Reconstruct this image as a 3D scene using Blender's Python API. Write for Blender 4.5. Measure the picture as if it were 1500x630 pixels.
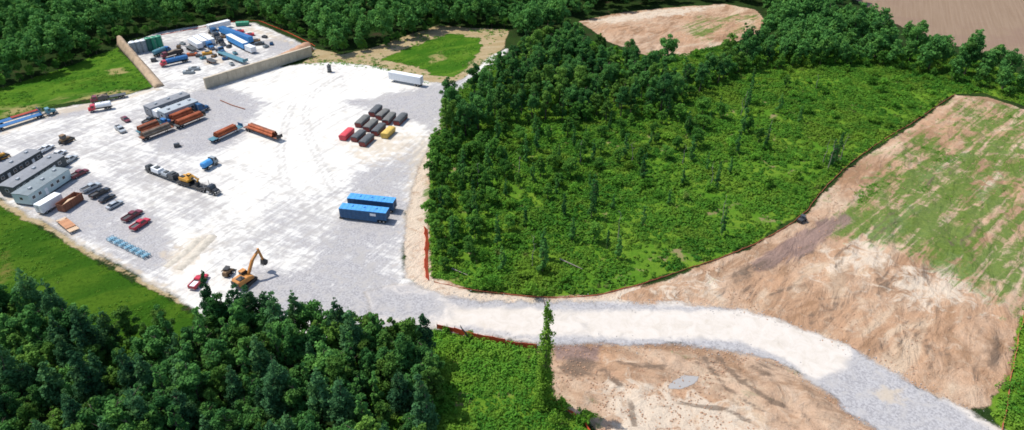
import bpy, math, random
import numpy as np
from mathutils import Vector, Matrix

for o in list(bpy.data.objects):
    bpy.data.objects.remove(o)
SC = bpy.context.scene
COL = SC.collection
PI = math.pi
random.seed(7)
RNG = np.random.default_rng(7)

# ------------------------------------------------------------------ camera
F_PX, PITCH, CAM_H = 1000.0, math.radians(33.0), 105.0
cam = bpy.data.cameras.new('camera')
cam.sensor_width = 36.0
cam.lens = F_PX / 1500.0 * 36.0
cam.clip_start = 0.5
cam.clip_end = 4000.0
cam_ob = bpy.data.objects.new('camera', cam)
cam_ob.location = (0, 0, CAM_H)
cam_ob.rotation_euler = (PI / 2 - PITCH, 0, 0)
COL.objects.link(cam_ob)
SC.camera = cam_ob

# ------------------------------------------------------------------ sky, sun, exposure
SUN_EL, SUN_AZ = math.radians(59.0), math.radians(-70.0)      # azimuth clockwise from +Y
world = bpy.data.worlds.new('World')
SC.world = world
world.use_nodes = True
wn = world.node_tree
sky = wn.nodes.new('ShaderNodeTexSky')
sky.sky_type = 'NISHITA'
sky.sun_disc = False
sky.sun_elevation = SUN_EL
sky.sun_rotation = SUN_AZ
bg = wn.nodes['Background']
bg.inputs['Strength'].default_value = 0.15
wn.links.new(sky.outputs[0], bg.inputs['Color'])
sl = bpy.data.lights.new('sun', 'SUN')
sl.energy = 4.0
sl.angle = math.radians(0.53)
sl.color = (1.0, 0.955, 0.88)
sun = bpy.data.objects.new('sun', sl)
to_sun = Vector((math.sin(SUN_AZ) * math.cos(SUN_EL), math.cos(SUN_AZ) * math.cos(SUN_EL), math.sin(SUN_EL)))
sun.rotation_euler = to_sun.to_track_quat('Z', 'Y').to_euler()
sun.location = (-100, 200, 300)
COL.objects.link(sun)
vs = SC.view_settings
vs.view_transform = 'Standard'
vs.look = 'None'
vs.gamma = 1.0
vs.use_curve_mapping = False
vs.exposure = 0.38
SC.cycles.filter_width = 1.7


# ------------------------------------------------------------------ photo pixel -> point on a level
def G(px, py, z=0.0):
    x = (px - 750.0) / F_PX
    y = -(py - 315.0) / F_PX
    dy = math.cos(PITCH) + y * math.sin(PITCH)
    dz = -math.sin(PITCH) + y * math.cos(PITCH)
    t = (CAM_H - z) / -dz
    return (x * t, dy * t)


def GP(pts):
    return np.array([G(*p) for p in pts])


# ------------------------------------------------------------------ node helpers
class NT:
    def __init__(s, name):
        s.m = bpy.data.materials.new(name)
        s.m.use_nodes = True
        s.t = s.m.node_tree
        s.t.nodes.clear()
        s.out = s.t.nodes.new('ShaderNodeOutputMaterial')

    def n(s, ty, **kw):
        nd = s.t.nodes.new(ty)
        for k, v in kw.items():
            setattr(nd, k, v)
        return nd

    def set(s, sock, v):
        if isinstance(v, bpy.types.NodeSocket):
            s.t.links.new(v, sock)
        elif isinstance(v, (tuple, list)) and len(v) == 3 and sock.type == 'RGBA':
            sock.default_value = (*v, 1)
        else:
            sock.default_value = v

    def math(s, op, a, b=0.0, clamp=False):
        nd = s.n('ShaderNodeMath', operation=op, use_clamp=clamp)
        s.set(nd.inputs[0], a)
        s.set(nd.inputs[1], b)
        return nd.outputs[0]

    def mix(s, f, a, b, blend='MIX'):
        nd = s.n('ShaderNodeMix', data_type='RGBA', blend_type=blend)
        s.set(nd.inputs[0], f)
        s.set(nd.inputs[6], a)
        s.set(nd.inputs[7], b)
        return nd.outputs[2]

    def step(s, v, lo, hi):
        nd = s.n('ShaderNodeMapRange', interpolation_type='SMOOTHSTEP')
        s.set(nd.inputs[0], v)
        nd.inputs[1].default_value = lo
        nd.inputs[2].default_value = hi
        return nd.outputs[0]

    def pos(s):
        return s.n('ShaderNodeNewGeometry').outputs['Position']

    def obj(s):
        return s.n('ShaderNodeTexCoord').outputs['Object']

    def warp(s, vec, rotz=0.0, scale=(1, 1, 1)):
        nd = s.n('ShaderNodeMapping', vector_type='TEXTURE')
        s.set(nd.inputs[0], vec)
        nd.inputs['Rotation'].default_value = (0, 0, rotz)
        nd.inputs['Scale'].default_value = scale
        return nd.outputs[0]

    def noise(s, vec, scale, detail=4.0, rough=0.55, dist=0.0):
        nd = s.n('ShaderNodeTexNoise')
        s.set(nd.inputs['Vector'], vec)
        nd.inputs['Scale'].default_value = scale
        nd.inputs['Detail'].default_value = detail
        nd.inputs['Roughness'].default_value = rough
        nd.inputs['Distortion'].default_value = dist
        return nd.outputs[0]

    def attr(s, name):
        nd = s.n('ShaderNodeAttribute', attribute_name=name)
        return nd.outputs['Fac']

    def bump(s, h, strength, dist):
        nd = s.n('ShaderNodeBump')
        nd.inputs['Strength'].default_value = strength
        nd.inputs['Distance'].default_value = dist
        s.set(nd.inputs['Height'], h)
        return nd.outputs[0]

    def principled(s, col, rough=0.9, normal=None, spec=0.2, metal=0.0):
        p = s.n('ShaderNodeBsdfPrincipled')
        s.set(p.inputs['Base Color'], col)
        s.set(p.inputs['Roughness'], rough)
        p.inputs['Specular IOR Level'].default_value = spec
        p.inputs['Metallic'].default_value = metal
        if normal is not None:
            s.t.links.new(normal, p.inputs['Normal'])
        return p

    def done(s, shader):
        s.t.links.new(shader, s.out.inputs['Surface'])
        return s.m

    def done_edge(s, shader, vec, amp=3.0, soft=0.25, scale=0.35, big=0.09):
        """cut the sheet along a ragged outline"""
        e = s.attr('edge')
        n1 = s.noise(vec, scale, 5, 0.65)
        n2 = s.noise(vec, big, 2, 0.5)
        v = s.math('ADD', e, s.math('MULTIPLY', s.math('SUBTRACT', n1, 0.5), amp))
        v = s.math('ADD', v, s.math('MULTIPLY', s.math('SUBTRACT', n2, 0.5), amp * 1.2))
        a = s.step(v, -soft, soft)
        tr = s.n('ShaderNodeBsdfTransparent')
        mx = s.n('ShaderNodeMixShader')
        s.t.links.new(a, mx.inputs[0])
        s.t.links.new(tr.outputs[0], mx.inputs[1])
        s.t.links.new(shader, mx.inputs[2])
        return s.done(mx.outputs[0])


# ------------------------------------------------------------------ numpy helpers
def vnoise(x, y, scale, seed=0):
    x = x * scale + seed * 17.13
    y = y * scale + seed * 9.71
    xi, yi = np.floor(x).astype(np.int64), np.floor(y).astype(np.int64)
    fx, fy = x - xi, y - yi
    fx = fx * fx * (3 - 2 * fx)
    fy = fy * fy * (3 - 2 * fy)

    def hsh(a, b):
        v = (a * 374761393 + b * 668265263 + seed * 974711) & 0x7fffffff
        v = ((v ^ (v >> 13)) * 1274126177) & 0x7fffffff
        return ((v ^ (v >> 16)) & 0xffff) / 65535.0
    return (hsh(xi, yi) * (1 - fx) + hsh(xi + 1, yi) * fx) * (1 - fy) + (hsh(xi, yi + 1) * (1 - fx) + hsh(xi + 1, yi + 1) * fx) * fy


def sdist(P, poly):
    """signed distance to a polygon, positive inside"""
    x, y = P[:, 0], P[:, 1]
    d2 = np.full(len(P), 1e18)
    ins = np.zeros(len(P), bool)
    n = len(poly)
    for i in range(n):
        ax, ay = poly[i]
        bx, by = poly[(i + 1) % n]
        ex, ey = bx - ax, by - ay
        t = np.clip(((x - ax) * ex + (y - ay) * ey) / (ex * ex + ey * ey + 1e-12), 0, 1)
        d2 = np.minimum(d2, (x - ax - t * ex) ** 2 + (y - ay - t * ey) ** 2)
        c = ((ay > y) != (by > y))
        xx = (bx - ax) * (y - ay) / (by - ay + 1e-12) + ax
        ins ^= c & (x < xx)
    d = np.sqrt(d2)
    return np.where(ins, d, -d)


def sstep(v, lo, hi):
    t = np.clip((v - lo) / (hi - lo), 0, 1)
    return t * t * (3 - 2 * t)


def mesh_np(name, V, Fc, attrs=None, smooth=False):
    """V (n,3), Fc (m,k)"""
    me = bpy.data.meshes.new(name)
    m, k = Fc.shape
    me.vertices.add(len(V))
    me.vertices.foreach_set('co', np.ascontiguousarray(V, np.float32).ravel())
    me.loops.add(m * k)
    me.loops.foreach_set('vertex_index', np.ascontiguousarray(Fc, np.int32).ravel())
    me.polygons.add(m)
    me.polygons.foreach_set('loop_start', np.arange(0, m * k, k, dtype=np.int32))
    me.update(calc_edges=True)
    for nm, (dom, arr) in (attrs or {}).items():
        a = me.attributes.new(nm, 'FLOAT', dom)
        a.data.foreach_set('value', np.ascontiguousarray(arr, np.float32))
    if smooth:
        me.polygons.foreach_set('use_smooth', np.ones(m, bool))
    me.validate()
    return me


def link(name, me, mat, parent=None, kind=None):
    o = bpy.data.objects.new(name, me)
    if mat is not None and len(me.materials) == 0:
        me.materials.append(mat)
    COL.objects.link(o)
    if parent is not None:
        o.parent = parent
    if kind:
        o['kind'] = kind
    return o


def tag(o, label, cat, group=None):
    o['label'] = label
    o['category'] = cat
    if group:
        o['group'] = group
    return o


def sheet(name, poly, res, z, mat, masks=None, margin=4.0, relief=None, label=None):
    poly = np.asarray(poly, float)
    lo, hi = poly.min(0) - margin, poly.max(0) + margin
    nx, ny = int((hi[0] - lo[0]) / res) + 2, int((hi[1] - lo[1]) / res) + 2
    gx, gy = np.meshgrid(lo[0] + np.arange(nx) * res, lo[1] + np.arange(ny) * res)
    P = np.stack([gx.ravel(), gy.ravel()], 1)
    d = sdist(P, poly)
    idx = np.arange(nx * ny).reshape(ny, nx)
    q = np.stack([idx[:-1, :-1], idx[:-1, 1:], idx[1:, 1:], idx[1:, :-1]], -1).reshape(-1, 4)
    q = q[d[q].max(1) > -margin]
    used = np.unique(q)
    remap = np.zeros(nx * ny, np.int64)
    remap[used] = np.arange(len(used))
    P, d, q = P[used], d[used], remap[q]
    Z = np.full(len(P), z)
    if relief:
        Z = Z + relief(P, d)
    at = {'edge': ('POINT', np.clip(d, -10, 30))}
    for k, polys in (masks or {}).items():
        v = np.zeros(len(P))
        for pg, soft, *wt in polys:
            v = np.maximum(v, sstep(sdist(P, np.asarray(pg)), -soft, soft) * (wt[0] if wt else 1.0))
        at[k] = ('POINT', v)
    me = mesh_np(name, np.column_stack([P, Z]), q, at, smooth=True)
    o = link(name, me, mat, kind='structure')
    if label:
        o['label'] = label
    return o


# ------------------------------------------------------------------ ground materials
def mat_gravel(name, white=(0.61, 0.59, 0.55), edge_amp=3.0, track=1.0):
    t = NT(name)
    p = t.pos()
    g = t.attr('grey')
    b = t.attr('beige')
    n1 = t.noise(p, 0.05, 4, 0.6, 0.6)
    n2 = t.noise(p, 0.35, 5, 0.65, 0.4)
    trk = t.noise(t.warp(p, math.radians(62), (10, 0.9, 1)), 0.4, 5, 0.62, 1.6)
    trk2 = t.noise(t.warp(p, math.radians(-24), (10, 0.8, 1)), 0.4, 5, 0.62, 1.6)
    v = t.math('ADD', g, t.math('MULTIPLY', t.math('SUBTRACT', n1, 0.5), 1.5))
    v = t.math('ADD', v, t.math('MULTIPLY', t.math('SUBTRACT', n2, 0.5), 1.5))
    v = t.math('ADD', v, t.math('MULTIPLY', t.math('SUBTRACT', trk, 0.5), 1.5 * track))
    v = t.math('ADD', v, t.math('MULTIPLY', t.math('SUBTRACT', trk2, 0.5), 1.0 * track))
    f = t.step(v, 0.15, 0.85)
    fine = t.noise(p, 2.2, 3, 0.7)
    fine2 = t.noise(p, 0.35, 6, 0.72, 0.8)
    wc = t.mix(t.step(fine2, 0.35, 0.75), white, (white[0] * 0.86, white[1] * 0.84, white[2] * 0.80))
    gc = t.mix(t.step(fine, 0.4, 0.6), (0.262, 0.252, 0.256), (0.385, 0.372, 0.37))
    gc = t.mix(t.step(n2, 0.45, 0.7), gc, (0.37, 0.35, 0.335))
    c = t.mix(f, wc, gc)
    bf = t.step(t.math('ADD', b, t.math('MULTIPLY', t.math('SUBTRACT', n2, 0.5), 2.4)), 0.25, 1.0)
    c = t.mix(t.math('MULTIPLY', bf, 0.6), c, (0.46, 0.37, 0.26))
    # pale traffic dust in streaks, darker wheel ruts
    c = t.mix(t.math('MULTIPLY', t.step(trk, 0.54, 0.66), 0.5 * track), c, (0.37, 0.35, 0.32))
    rt = t.math('ADD', t.attr('rut'), t.math('MULTIPLY', t.math('SUBTRACT', n2, 0.5), 1.6))
    c = t.mix(t.math('MULTIPLY', t.step(rt, 0.35, 0.9), 0.55), c, (0.34, 0.32, 0.30))
    h = t.math('ADD', t.math('MULTIPLY', fine, 0.5), t.math('MULTIPLY', trk, 0.6 * track))
    bs = t.principled(c, 0.95, t.bump(h, 0.55, 0.25), 0.05)
    return t.done_edge(bs.outputs[0], p, edge_amp, 0.9)


def mat_grass(name, a, b, dry, edge_amp=3.5):
    t = NT(name)
    p = t.pos()
    n0 = t.noise(p, 0.025, 3, 0.5, 0.5)
    n1 = t.noise(t.warp(p, math.radians(30), (2.5, 1, 1)), 0.12, 5, 0.65, 0.5)
    n2 = t.noise(p, 1.1, 5, 0.75)
    c = t.mix(t.step(n1, 0.4, 0.6), a, b)
    c = t.mix(t.math('MULTIPLY', t.step(n2, 0.45, 0.65), 0.55), c, tuple(x * 0.5 for x in a))
    dr = t.attr('dry')
    df = t.step(t.math('ADD', t.math('ADD', dr, t.math('MULTIPLY', t.math('SUBTRACT', n0, 0.5), 1.2)), t.math('MULTIPLY', t.math('SUBTRACT', n1, 0.5), 2.8)), 0.34, 1.0)
    c = t.mix(df, c, dry)
    bs = t.principled(c, 0.9, t.bump(t.math('ADD', n2, t.math('MULTIPLY', n1, 1.5)), 0.6, 0.5), 0.02)
    return t.done_edge(bs.outputs[0], p, edge_amp * 1.7, 0.6)


def mat_dirt(name, angle):
    t = NT(name)
    p = t.pos()
    n0 = t.noise(p, 0.03, 4, 0.6, 0.8)
    nL = t.noise(t.warp(p, angle, (2.2, 1, 1)), 0.085, 5, 0.62, 1.2)
    n1 = t.noise(t.warp(p, angle + 0.25, (3.0, 1, 1)), 0.2, 5, 0.62, 1.2)
    n2 = t.noise(p, 0.3, 6, 0.68, 0.8)
    fine = t.noise(p, 1.1, 5, 0.7)
    streak = t.noise(t.warp(p, angle, (9, 0.8, 1)), 0.32, 5, 0.62, 0.7)
    c = t.mix(t.step(n0, 0.38, 0.62), (0.40, 0.245, 0.15), (0.455, 0.32, 0.222))
    c = t.mix(t.math('MULTIPLY', t.step(nL, 0.50, 0.64), 0.75), c, (0.232, 0.133, 0.073))
    c = t.mix(t.math('MULTIPLY', t.step(t.math('SUBTRACT', 1.0, nL), 0.52, 0.66), 0.7), c, (0.499, 0.387, 0.275))
    c = t.mix(t.math('MULTIPLY', t.step(n1, 0.46, 0.66), 0.55), c, (0.232, 0.142, 0.086))
    c = t.mix(t.math('MULTIPLY', t.step(n2, 0.5, 0.68), 0.45), c, (0.490, 0.387, 0.288))
    c = t.mix(t.math('MULTIPLY', t.step(fine, 0.46, 0.68), 0.28), c, (0.224, 0.142, 0.086))
    pale = t.attr('pale')
    pf = t.step(t.math('ADD', pale, t.math('MULTIPLY', t.math('SUBTRACT', n2, 0.5), 3.0)), 0.3, 1.0)
    c = t.mix(t.math('MULTIPLY', pf, 0.9), c, (0.54, 0.45, 0.35))
    gr = t.attr('green')
    gv = t.math('ADD', gr, t.math('MULTIPLY', t.math('SUBTRACT', streak, 0.5), 2.6))
    gv = t.math('ADD', gv, t.math('MULTIPLY', t.math('SUBTRACT', n2, 0.5), 2.0))
    gv = t.math('ADD', gv, t.math('MULTIPLY', t.math('SUBTRACT', n0, 0.5), 2.0))
    gf = t.step(gv, 0.58, 1.2)
    gcol = t.mix(t.step(fine, 0.35, 0.65), (0.050, 0.120, 0.012), (0.100, 0.165, 0.024))
    c = t.mix(t.math('MULTIPLY', gf, 0.88), c, gcol)
    mu = t.attr('mulch')
    mf = t.step(t.math('ADD', mu, t.math('MULTIPLY', t.math('SUBTRACT', n1, 0.5), 1.6)), 0.35, 0.8)
    mc = t.mix(t.step(streak, 0.45, 0.62), (0.235, 0.16, 0.135), (0.16, 0.108, 0.092))
    c = t.mix(t.math('MULTIPLY', mf, 0.9), c, mc)
    dk = t.attr('damp')
    kf = t.step(t.math('ADD', dk, t.math('MULTIPLY', t.math('SUBTRACT', n1, 0.5), 3.0)), 0.5, 1.1)
    c = t.mix(t.math('MULTIPLY', kf, 0.75), c, (0.13, 0.095, 0.07))
    h = t.math('ADD', t.math('MULTIPLY', n1, 2.0), t.math('ADD', n2, t.math('MULTIPLY', fine, 0.6)))
    bs = t.principled(c, 0.95, t.bump(h, 0.7, 0.9), 0.03)
    return t.done_edge(bs.outputs[0], p, 3.0, 0.4)


def mat_floor(name, a, b, c_, soil=(0.04, 0.03, 0.018)):
    t = NT(name)
    p = t.pos()
    n1 = t.noise(p, 0.08, 5, 0.65, 0.5)
    n2 = t.noise(p, 0.6, 5, 0.7)
    c = t.mix(t.step(n1, 0.35, 0.65), a, b)
    c = t.mix(t.step(n2, 0.5, 0.75), c, c_)
    c = t.mix(t.math('MULTIPLY', t.step(t.noise(p, 0.13, 4, 0.65), 0.58, 0.68), 0.8), c, soil)
    bs = t.principled(c, 0.95, t.bump(n2, 0.8, 0.6), 0.02)
    return t, bs, p


t_, bs_, p_ = mat_floor('forest_floor', (0.014, 0.030, 0.008), (0.022, 0.045, 0.010), (0.035, 0.035, 0.016))
M_FLOOR = t_.done(bs_.outputs[0])
t_, bs_, p_ = mat_floor('brush_floor', (0.06, 0.15, 0.012), (0.12, 0.20, 0.02), (0.05, 0.11, 0.012), (0.24, 0.17, 0.10))
M_BRUSHFLOOR = t_.done_edge(bs_.outputs[0], p_, 3.0, 0.4)
M_YARD = mat_gravel('yard_gravel')
M_ROAD = mat_gravel('road_gravel', (0.555, 0.505, 0.45), 4.0, 0.0)
M_LAWN = mat_grass('lawn', (0.036, 0.108, 0.008), (0.080, 0.160, 0.014), (0.25, 0.21, 0.085))
M_LAWN2 = mat_grass('lawn_dark', (0.028, 0.080, 0.006), (0.055, 0.112, 0.009), (0.15, 0.12, 0.035))
M_DIRT = mat_dirt('graded_dirt', math.radians(42))
M_DIRT2 = mat_dirt('churned_dirt', math.radians(-35))


def mat_field():
    t = NT('field_soil')
    p = t.pos()
    n0 = t.noise(p, 0.018, 4, 0.6, 0.4)
    row = t.noise(t.warp(p, math.radians(64), (26, 0.7, 1)), 0.5, 5, 0.65, 0.4)
    n2 = t.noise(p, 0.3, 5, 0.7)
    c = t.mix(t.step(row, 0.3, 0.7), (0.205, 0.140, 0.092), (0.24, 0.170, 0.116))
    c = t.mix(t.math('MULTIPLY', t.step(n0, 0.48, 0.62), 0.6), c, (0.20, 0.13, 0.095))
    c = t.mix(t.math('MULTIPLY', t.step(n2, 0.55, 0.75), 0.4), c, (0.29, 0.21, 0.16))
    bs = t.principled(c, 0.95, t.bump(row, 0.6, 0.3), 0.1)
    return t.done_edge(bs.outputs[0], p, 3.0, 0.4)


def mat_tan():
    t = NT('straw_soil')
    p = t.pos()
    n1 = t.noise(t.warp(p, math.radians(20), (3, 1, 1)), 0.25, 5, 0.65, 0.4)
    n2 = t.noise(p, 0.9, 5, 0.7)
    c = t.mix(t.step(n1, 0.35, 0.65), (0.30, 0.22, 0.115), (0.36, 0.28, 0.17))
    c = t.mix(t.math('MULTIPLY', t.step(n2, 0.45, 0.7), 0.6), c, (0.20, 0.18, 0.07))
    bs = t.principled(c, 0.95, t.bump(n2, 0.6, 0.4), 0.1)
    return t.done_edge(bs.outputs[0], p, 3.0, 0.4)


M_FIELD = mat_field()
M_TAN = mat_tan()

# ------------------------------------------------------------------ the setting
YARD = GP([(-140, 225), (0, 180), (90, 158), (180, 143), (232, 126), (268, 116), (310, 124), (380, 104), (445, 94), (490, 92), (540, 96),
           (580, 105), (630, 121), (660, 124), (690, 108), (716, 84), (742, 72), (738, 88), (700, 118), (668, 140), (652, 165), (640, 195),
           (622, 225), (606, 265), (597, 310), (592, 360), (594, 405), (612, 420), (650, 436), (660, 480), (600, 480), (480, 500), (400, 500), (330, 480),
           (262, 437), (200, 404), (130, 366), (60, 322), (0, 292), (-140, 240)])
PAD = GP([(183, 66), (240, 46), (330, 33), (372, 34), (462, 72), (405, 100), (300, 134), (240, 130)])
ROAD = GP([(585, 415), (612, 418), (650, 434), (700, 441), (800, 443), (900, 444), (1000, 446), (1090, 456), (1150, 474), (1220, 500), (1290, 538),
           (1370, 578), (1470, 634), (1540, 690), (1380, 690), (1296, 640), (1240, 602), (1200, 566), (1140, 532), (1080, 516), (1000, 508), (900, 505), (800, 505),
           (700, 492), (640, 480), (600, 478), (540, 470), (540, 430)])
BRUSH = GP([(640, 195), (628, 250), (626, 330), (630, 405), (700, 426), (800, 435), (880, 430), (940, 414), (1000, 396), (1100, 358), (1180, 308),
            (1200, 280), (1245, 238), (1320, 190), (1395, 138), (1440, 136), (1520, 160), (1560, 130), (1420, 85), (1250, 60), (1100, 60),
            (960, 85), (840, 60), (720, 90), (660, 140)])
BRUSH2 = GP([(520, 540), (545, 492), (590, 482), (640, 485), (700, 496), (790, 512), (800, 560), (815, 592), (858, 618), (880, 660), (640, 740), (560, 640)])
BRUSH3 = GP([(1500, 440), (1486, 480), (1478, 540), (1445, 590), (1462, 622), (1520, 680), (1640, 640), (1640, 420)])
DIRT = GP([(880, 440), (930, 424), (1000, 402), (1100, 364), (1180, 316), (1207, 284), (1255, 238), (1330, 190), (1400, 140), (1445, 143), (1520, 168), (1640, 210),
           (1640, 400), (1510, 440), (1490, 480), (1480, 545), (1446, 595), (1400, 600), (1290, 545), (1150, 480), (1000, 455), (880, 455)])
DIRT2 = GP([(806, 500), (900, 498), (1000, 500), (1080, 508), (1140, 524), (1210, 570), (1310, 640), (1380, 720), (900, 760), (872, 640), (858, 618), (815, 590), (803, 550)])
FIELD = GP([(1170, -60), (1255, 2), (1290, 22), (1330, 45), (1380, 62), (1440, 78), (1520, 92), (1800, 120), (1800, -110)])
MOUND = GP([(848, 32), (900, 20), (960, 13), (1060, 6), (1105, 14), (1122, 30), (1110, 52), (1040, 70), (980, 90), (940, 80), (890, 60)])
PUDDLE = GP([(976, 570), (985, 558), (1004, 551), (1024, 552), (1020, 562), (998, 572)])
LAWN_NW = GP([(-150, 175), (-60, 140), (0, 130), (60, 112), (130, 86), (174, 70), (184, 80), (208, 104), (228, 126), (190, 136), (130, 146), (60, 158), (0, 176), (-150, 222)])
LAWN_W = GP([(-140, 242), (0, 298), (60, 331), (130, 374), (200, 412), (262, 442), (300, 490), (200, 540), (0, 560), (-200, 560), (-260, 300)])
TAN = GP([(440, 98), (462, 72), (500, 80), (540, 72), (640, 38), (745, 44), (738, 70), (690, 112), (660, 128), (620, 124), (560, 104), (500, 96)])
LAWN_N = GP([(555, 88), (600, 70), (655, 50), (704, 56), (700, 76), (684, 98), (666, 112), (630, 110), (610, 98), (590, 94)])


def bumps(amp, sc, seed, fade=6.0, avoid=None, amp2=0.0):
    def fn(P, d):
        h = (vnoise(P[:, 0], P[:, 1], sc, seed) - 0.35) * amp + (vnoise(P[:, 0], P[:, 1], sc * 3.1, seed + 1) - 0.4) * amp * 0.4 + \
            (vnoise(P[:, 0], P[:, 1], sc * 7.3, seed + 2) - 0.4) * amp2
        h = np.maximum(h, 0)
        f = sstep(d, 0, fade)
        for av in (avoid or ()):
            f = f * sstep(-sdist(P, av), 0.5, fade)
        return h * f
    return fn




def rut(pts, w):
    c = GP(pts)
    d = np.gradient(c, axis=0)
    d /= np.linalg.norm(d, axis=1)[:, None]
    n = np.stack([-d[:, 1], d[:, 0]], 1)
    return (np.concatenate([c + n * w, (c - n * w)[::-1]]), 0.7)


RUTS = [rut([(1030, 520), (1040, 540), (1058, 562), (1085, 585), (1120, 606), (1170, 632)], .7), rut([(1050, 516), (1062, 536), (1080, 556), (1108, 578), (1140, 596), (1195, 622)], .7),
        rut([(880, 540), (905, 560), (925, 590), (930, 630)], .8), rut([(900, 532), (960, 540), (1010, 535), (1060, 530)], .6), rut([(950, 600), (1000, 592), (1060, 600), (1100, 620)], .7)]
gxy = np.array([(-900, -200), (900, -200), (900, 1500), (-900, 1500)])
sheet('ground', gxy, 20.0, 0.0, M_FLOOR, margin=1.0)
sheet('brush_ground', BRUSH, 1.5, 0.05, M_BRUSHFLOOR)
sheet('brush_ground', BRUSH2, 1.5, 0.05, M_BRUSHFLOOR)
sheet('brush_ground', BRUSH3, 1.5, 0.05, M_BRUSHFLOOR)
sheet('field', FIELD, 3.0, 0.06, M_FIELD)
sheet('meadow', LAWN_NW, 1.5, 0.05, M_LAWN, {'dry': [(GP([(0, 160), (90, 144), (160, 132), (215, 128), (190, 138), (60, 158), (0, 176)]), 6), (GP([(155, 103), (178, 99), (190, 106), (165, 112)]), 2)]})
sheet('meadow', LAWN_W, 1.5, 0.05, M_LAWN2, {'dry': [(GP([(0, 370), (18, 365), (16, 400), (0, 420)]), 4)]})
STRIP = GP([(652, 160), (662, 165), (640, 205), (631, 250), (629, 330), (633, 408), (700, 428), (800, 437), (885, 432), (940, 418), (940, 440), (880, 449), (700, 447), (612, 426), (590, 408), (590, 310), (603, 265), (619, 225), (638, 192)])
sheet('straw_ground', STRIP, 1.0, 0.12, M_DIRT, {'pale': [(STRIP, 1.0)], 'green': [(GP([(630, 250), (632, 400), (622, 400), (620, 260)]), 2)]}, margin=2.0)
EDGE_W = GP([(-140, 236), (0, 289), (60, 321), (130, 364), (200, 402), (264, 437), (275, 447), (258, 443), (200, 413), (130, 375), (60, 333), (0, 301), (-140, 246)])
sheet('straw_ground', EDGE_W, 1.0, 0.12, M_TAN, margin=2.0)
sheet('straw_ground', TAN, 1.5, 0.06, M_TAN)
sheet('meadow', LAWN_N, 1.5, 0.09, M_LAWN, {'dry': [(GP([(622, 82), (650, 74), (655, 88), (630, 94)]), 3)]})
sheet('dirt_ground', MOUND, 1.5, 0.08, M_DIRT, {'pale': [(GP([(850, 32), (960, 14), (1060, 8), (1000, 22), (900, 36)]), 5)],
      'green': [(GP([(1020, 24), (1115, 18), (1120, 45), (1030, 62), (990, 50)]), 8)]}, relief=bumps(1.2, 0.03, 3, 12))
RUT_S = []
for pts in ([(1120, 430), (1200, 402), (1300, 330), (1400, 240)], [(1150, 452), (1250, 440), (1350, 400), (1430, 330)], [(1210, 482), (1300, 480), (1400, 520), (1440, 560)], [(1290, 520), (1330, 480), (1380, 440)], [(1000, 425), (1080, 408), (1150, 380), (1230, 350)], [(1180, 470), (1240, 455), (1290, 420), (1340, 370)], [(1350, 540), (1390, 490), (1440, 470)]):
    c = GP(pts)
    d = np.gradient(c, axis=0)
    d /= np.linalg.norm(d, axis=1)[:, None]
    n = np.stack([-d[:, 1], d[:, 0]], 1)
    for o in (-1.1, 1.1):
        RUT_S.append((np.concatenate([c + n * (o + .5), (c + n * (o - .5))[::-1]]), 0.9, .8))
sheet('dirt_slope', DIRT, 0.9, 0.10, M_DIRT, {
    'green': [(GP([(1240, 262), (1335, 192), (1405, 144), (1440, 146), (1560, 185), (1560, 400), (1500, 450), (1440, 450), (1380, 420), (1320, 380), (1240, 360), (1190, 350), (1230, 290)]), 9),
              (GP([(1480, 300), (1560, 300), (1500, 480), (1470, 470)]), 5)],
    'mulch': [(GP([(1095, 385), (1180, 335), (1235, 308), (1248, 325), (1180, 375), (1110, 400)]), 3)],
    'damp': RUT_S + [(GP([(1060, 400), (1110, 378), (1160, 362), (1120, 396), (1075, 410)]), 3), (GP([(1090, 425), (1110, 418), (1100, 440)]), 3),
             (GP([(1340, 400), (1400, 340), (1410, 352), (1360, 420)]), 3), (GP([(1460, 470), (1478, 520), (1455, 560), (1440, 520)]), 4)],
    'pale': [(GP([(1340, 260), (1420, 215), (1425, 225), (1350, 272)]), 4), (GP([(1300, 330), (1330, 300), (1345, 306), (1318, 345)]), 4), (GP([(1425, 290), (1460, 250), (1470, 262), (1440, 300)]), 4), (GP([(960, 425), (1040, 405), (1060, 420), (980, 440)]), 6), (GP([(1290, 400), (1400, 380), (1450, 450), (1330, 450)]), 10), (GP([(1250, 350), (1310, 330), (1300, 400), (1200, 400)]), 8)]},
      relief=bumps(1.6, 0.06, 5, 5, (ROAD,), 0.9))
sheet('dirt_flat', DIRT2, 0.7, 0.10, M_DIRT2, {
    'damp': RUTS + [(GP([(812, 520), (870, 515), (880, 545), (840, 560), (815, 545)]), 3), (GP([(1100, 520), (1150, 540), (1130, 560), (1095, 540)]), 3)],
    'green': [(GP([(855, 570), (880, 575), (890, 630), (872, 640)]), 2, 0.7)],
    'mulch': [(GP([(810, 505), (880, 505), (880, 530), (812, 530)]), 2)],
    'pale': [(GP([(880, 550), (1000, 570), (1100, 600), (1150, 650), (900, 660)]), 6)]}, relief=bumps(1.3, 0.09, 8, 4, (ROAD, PUDDLE), 1.0))
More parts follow.
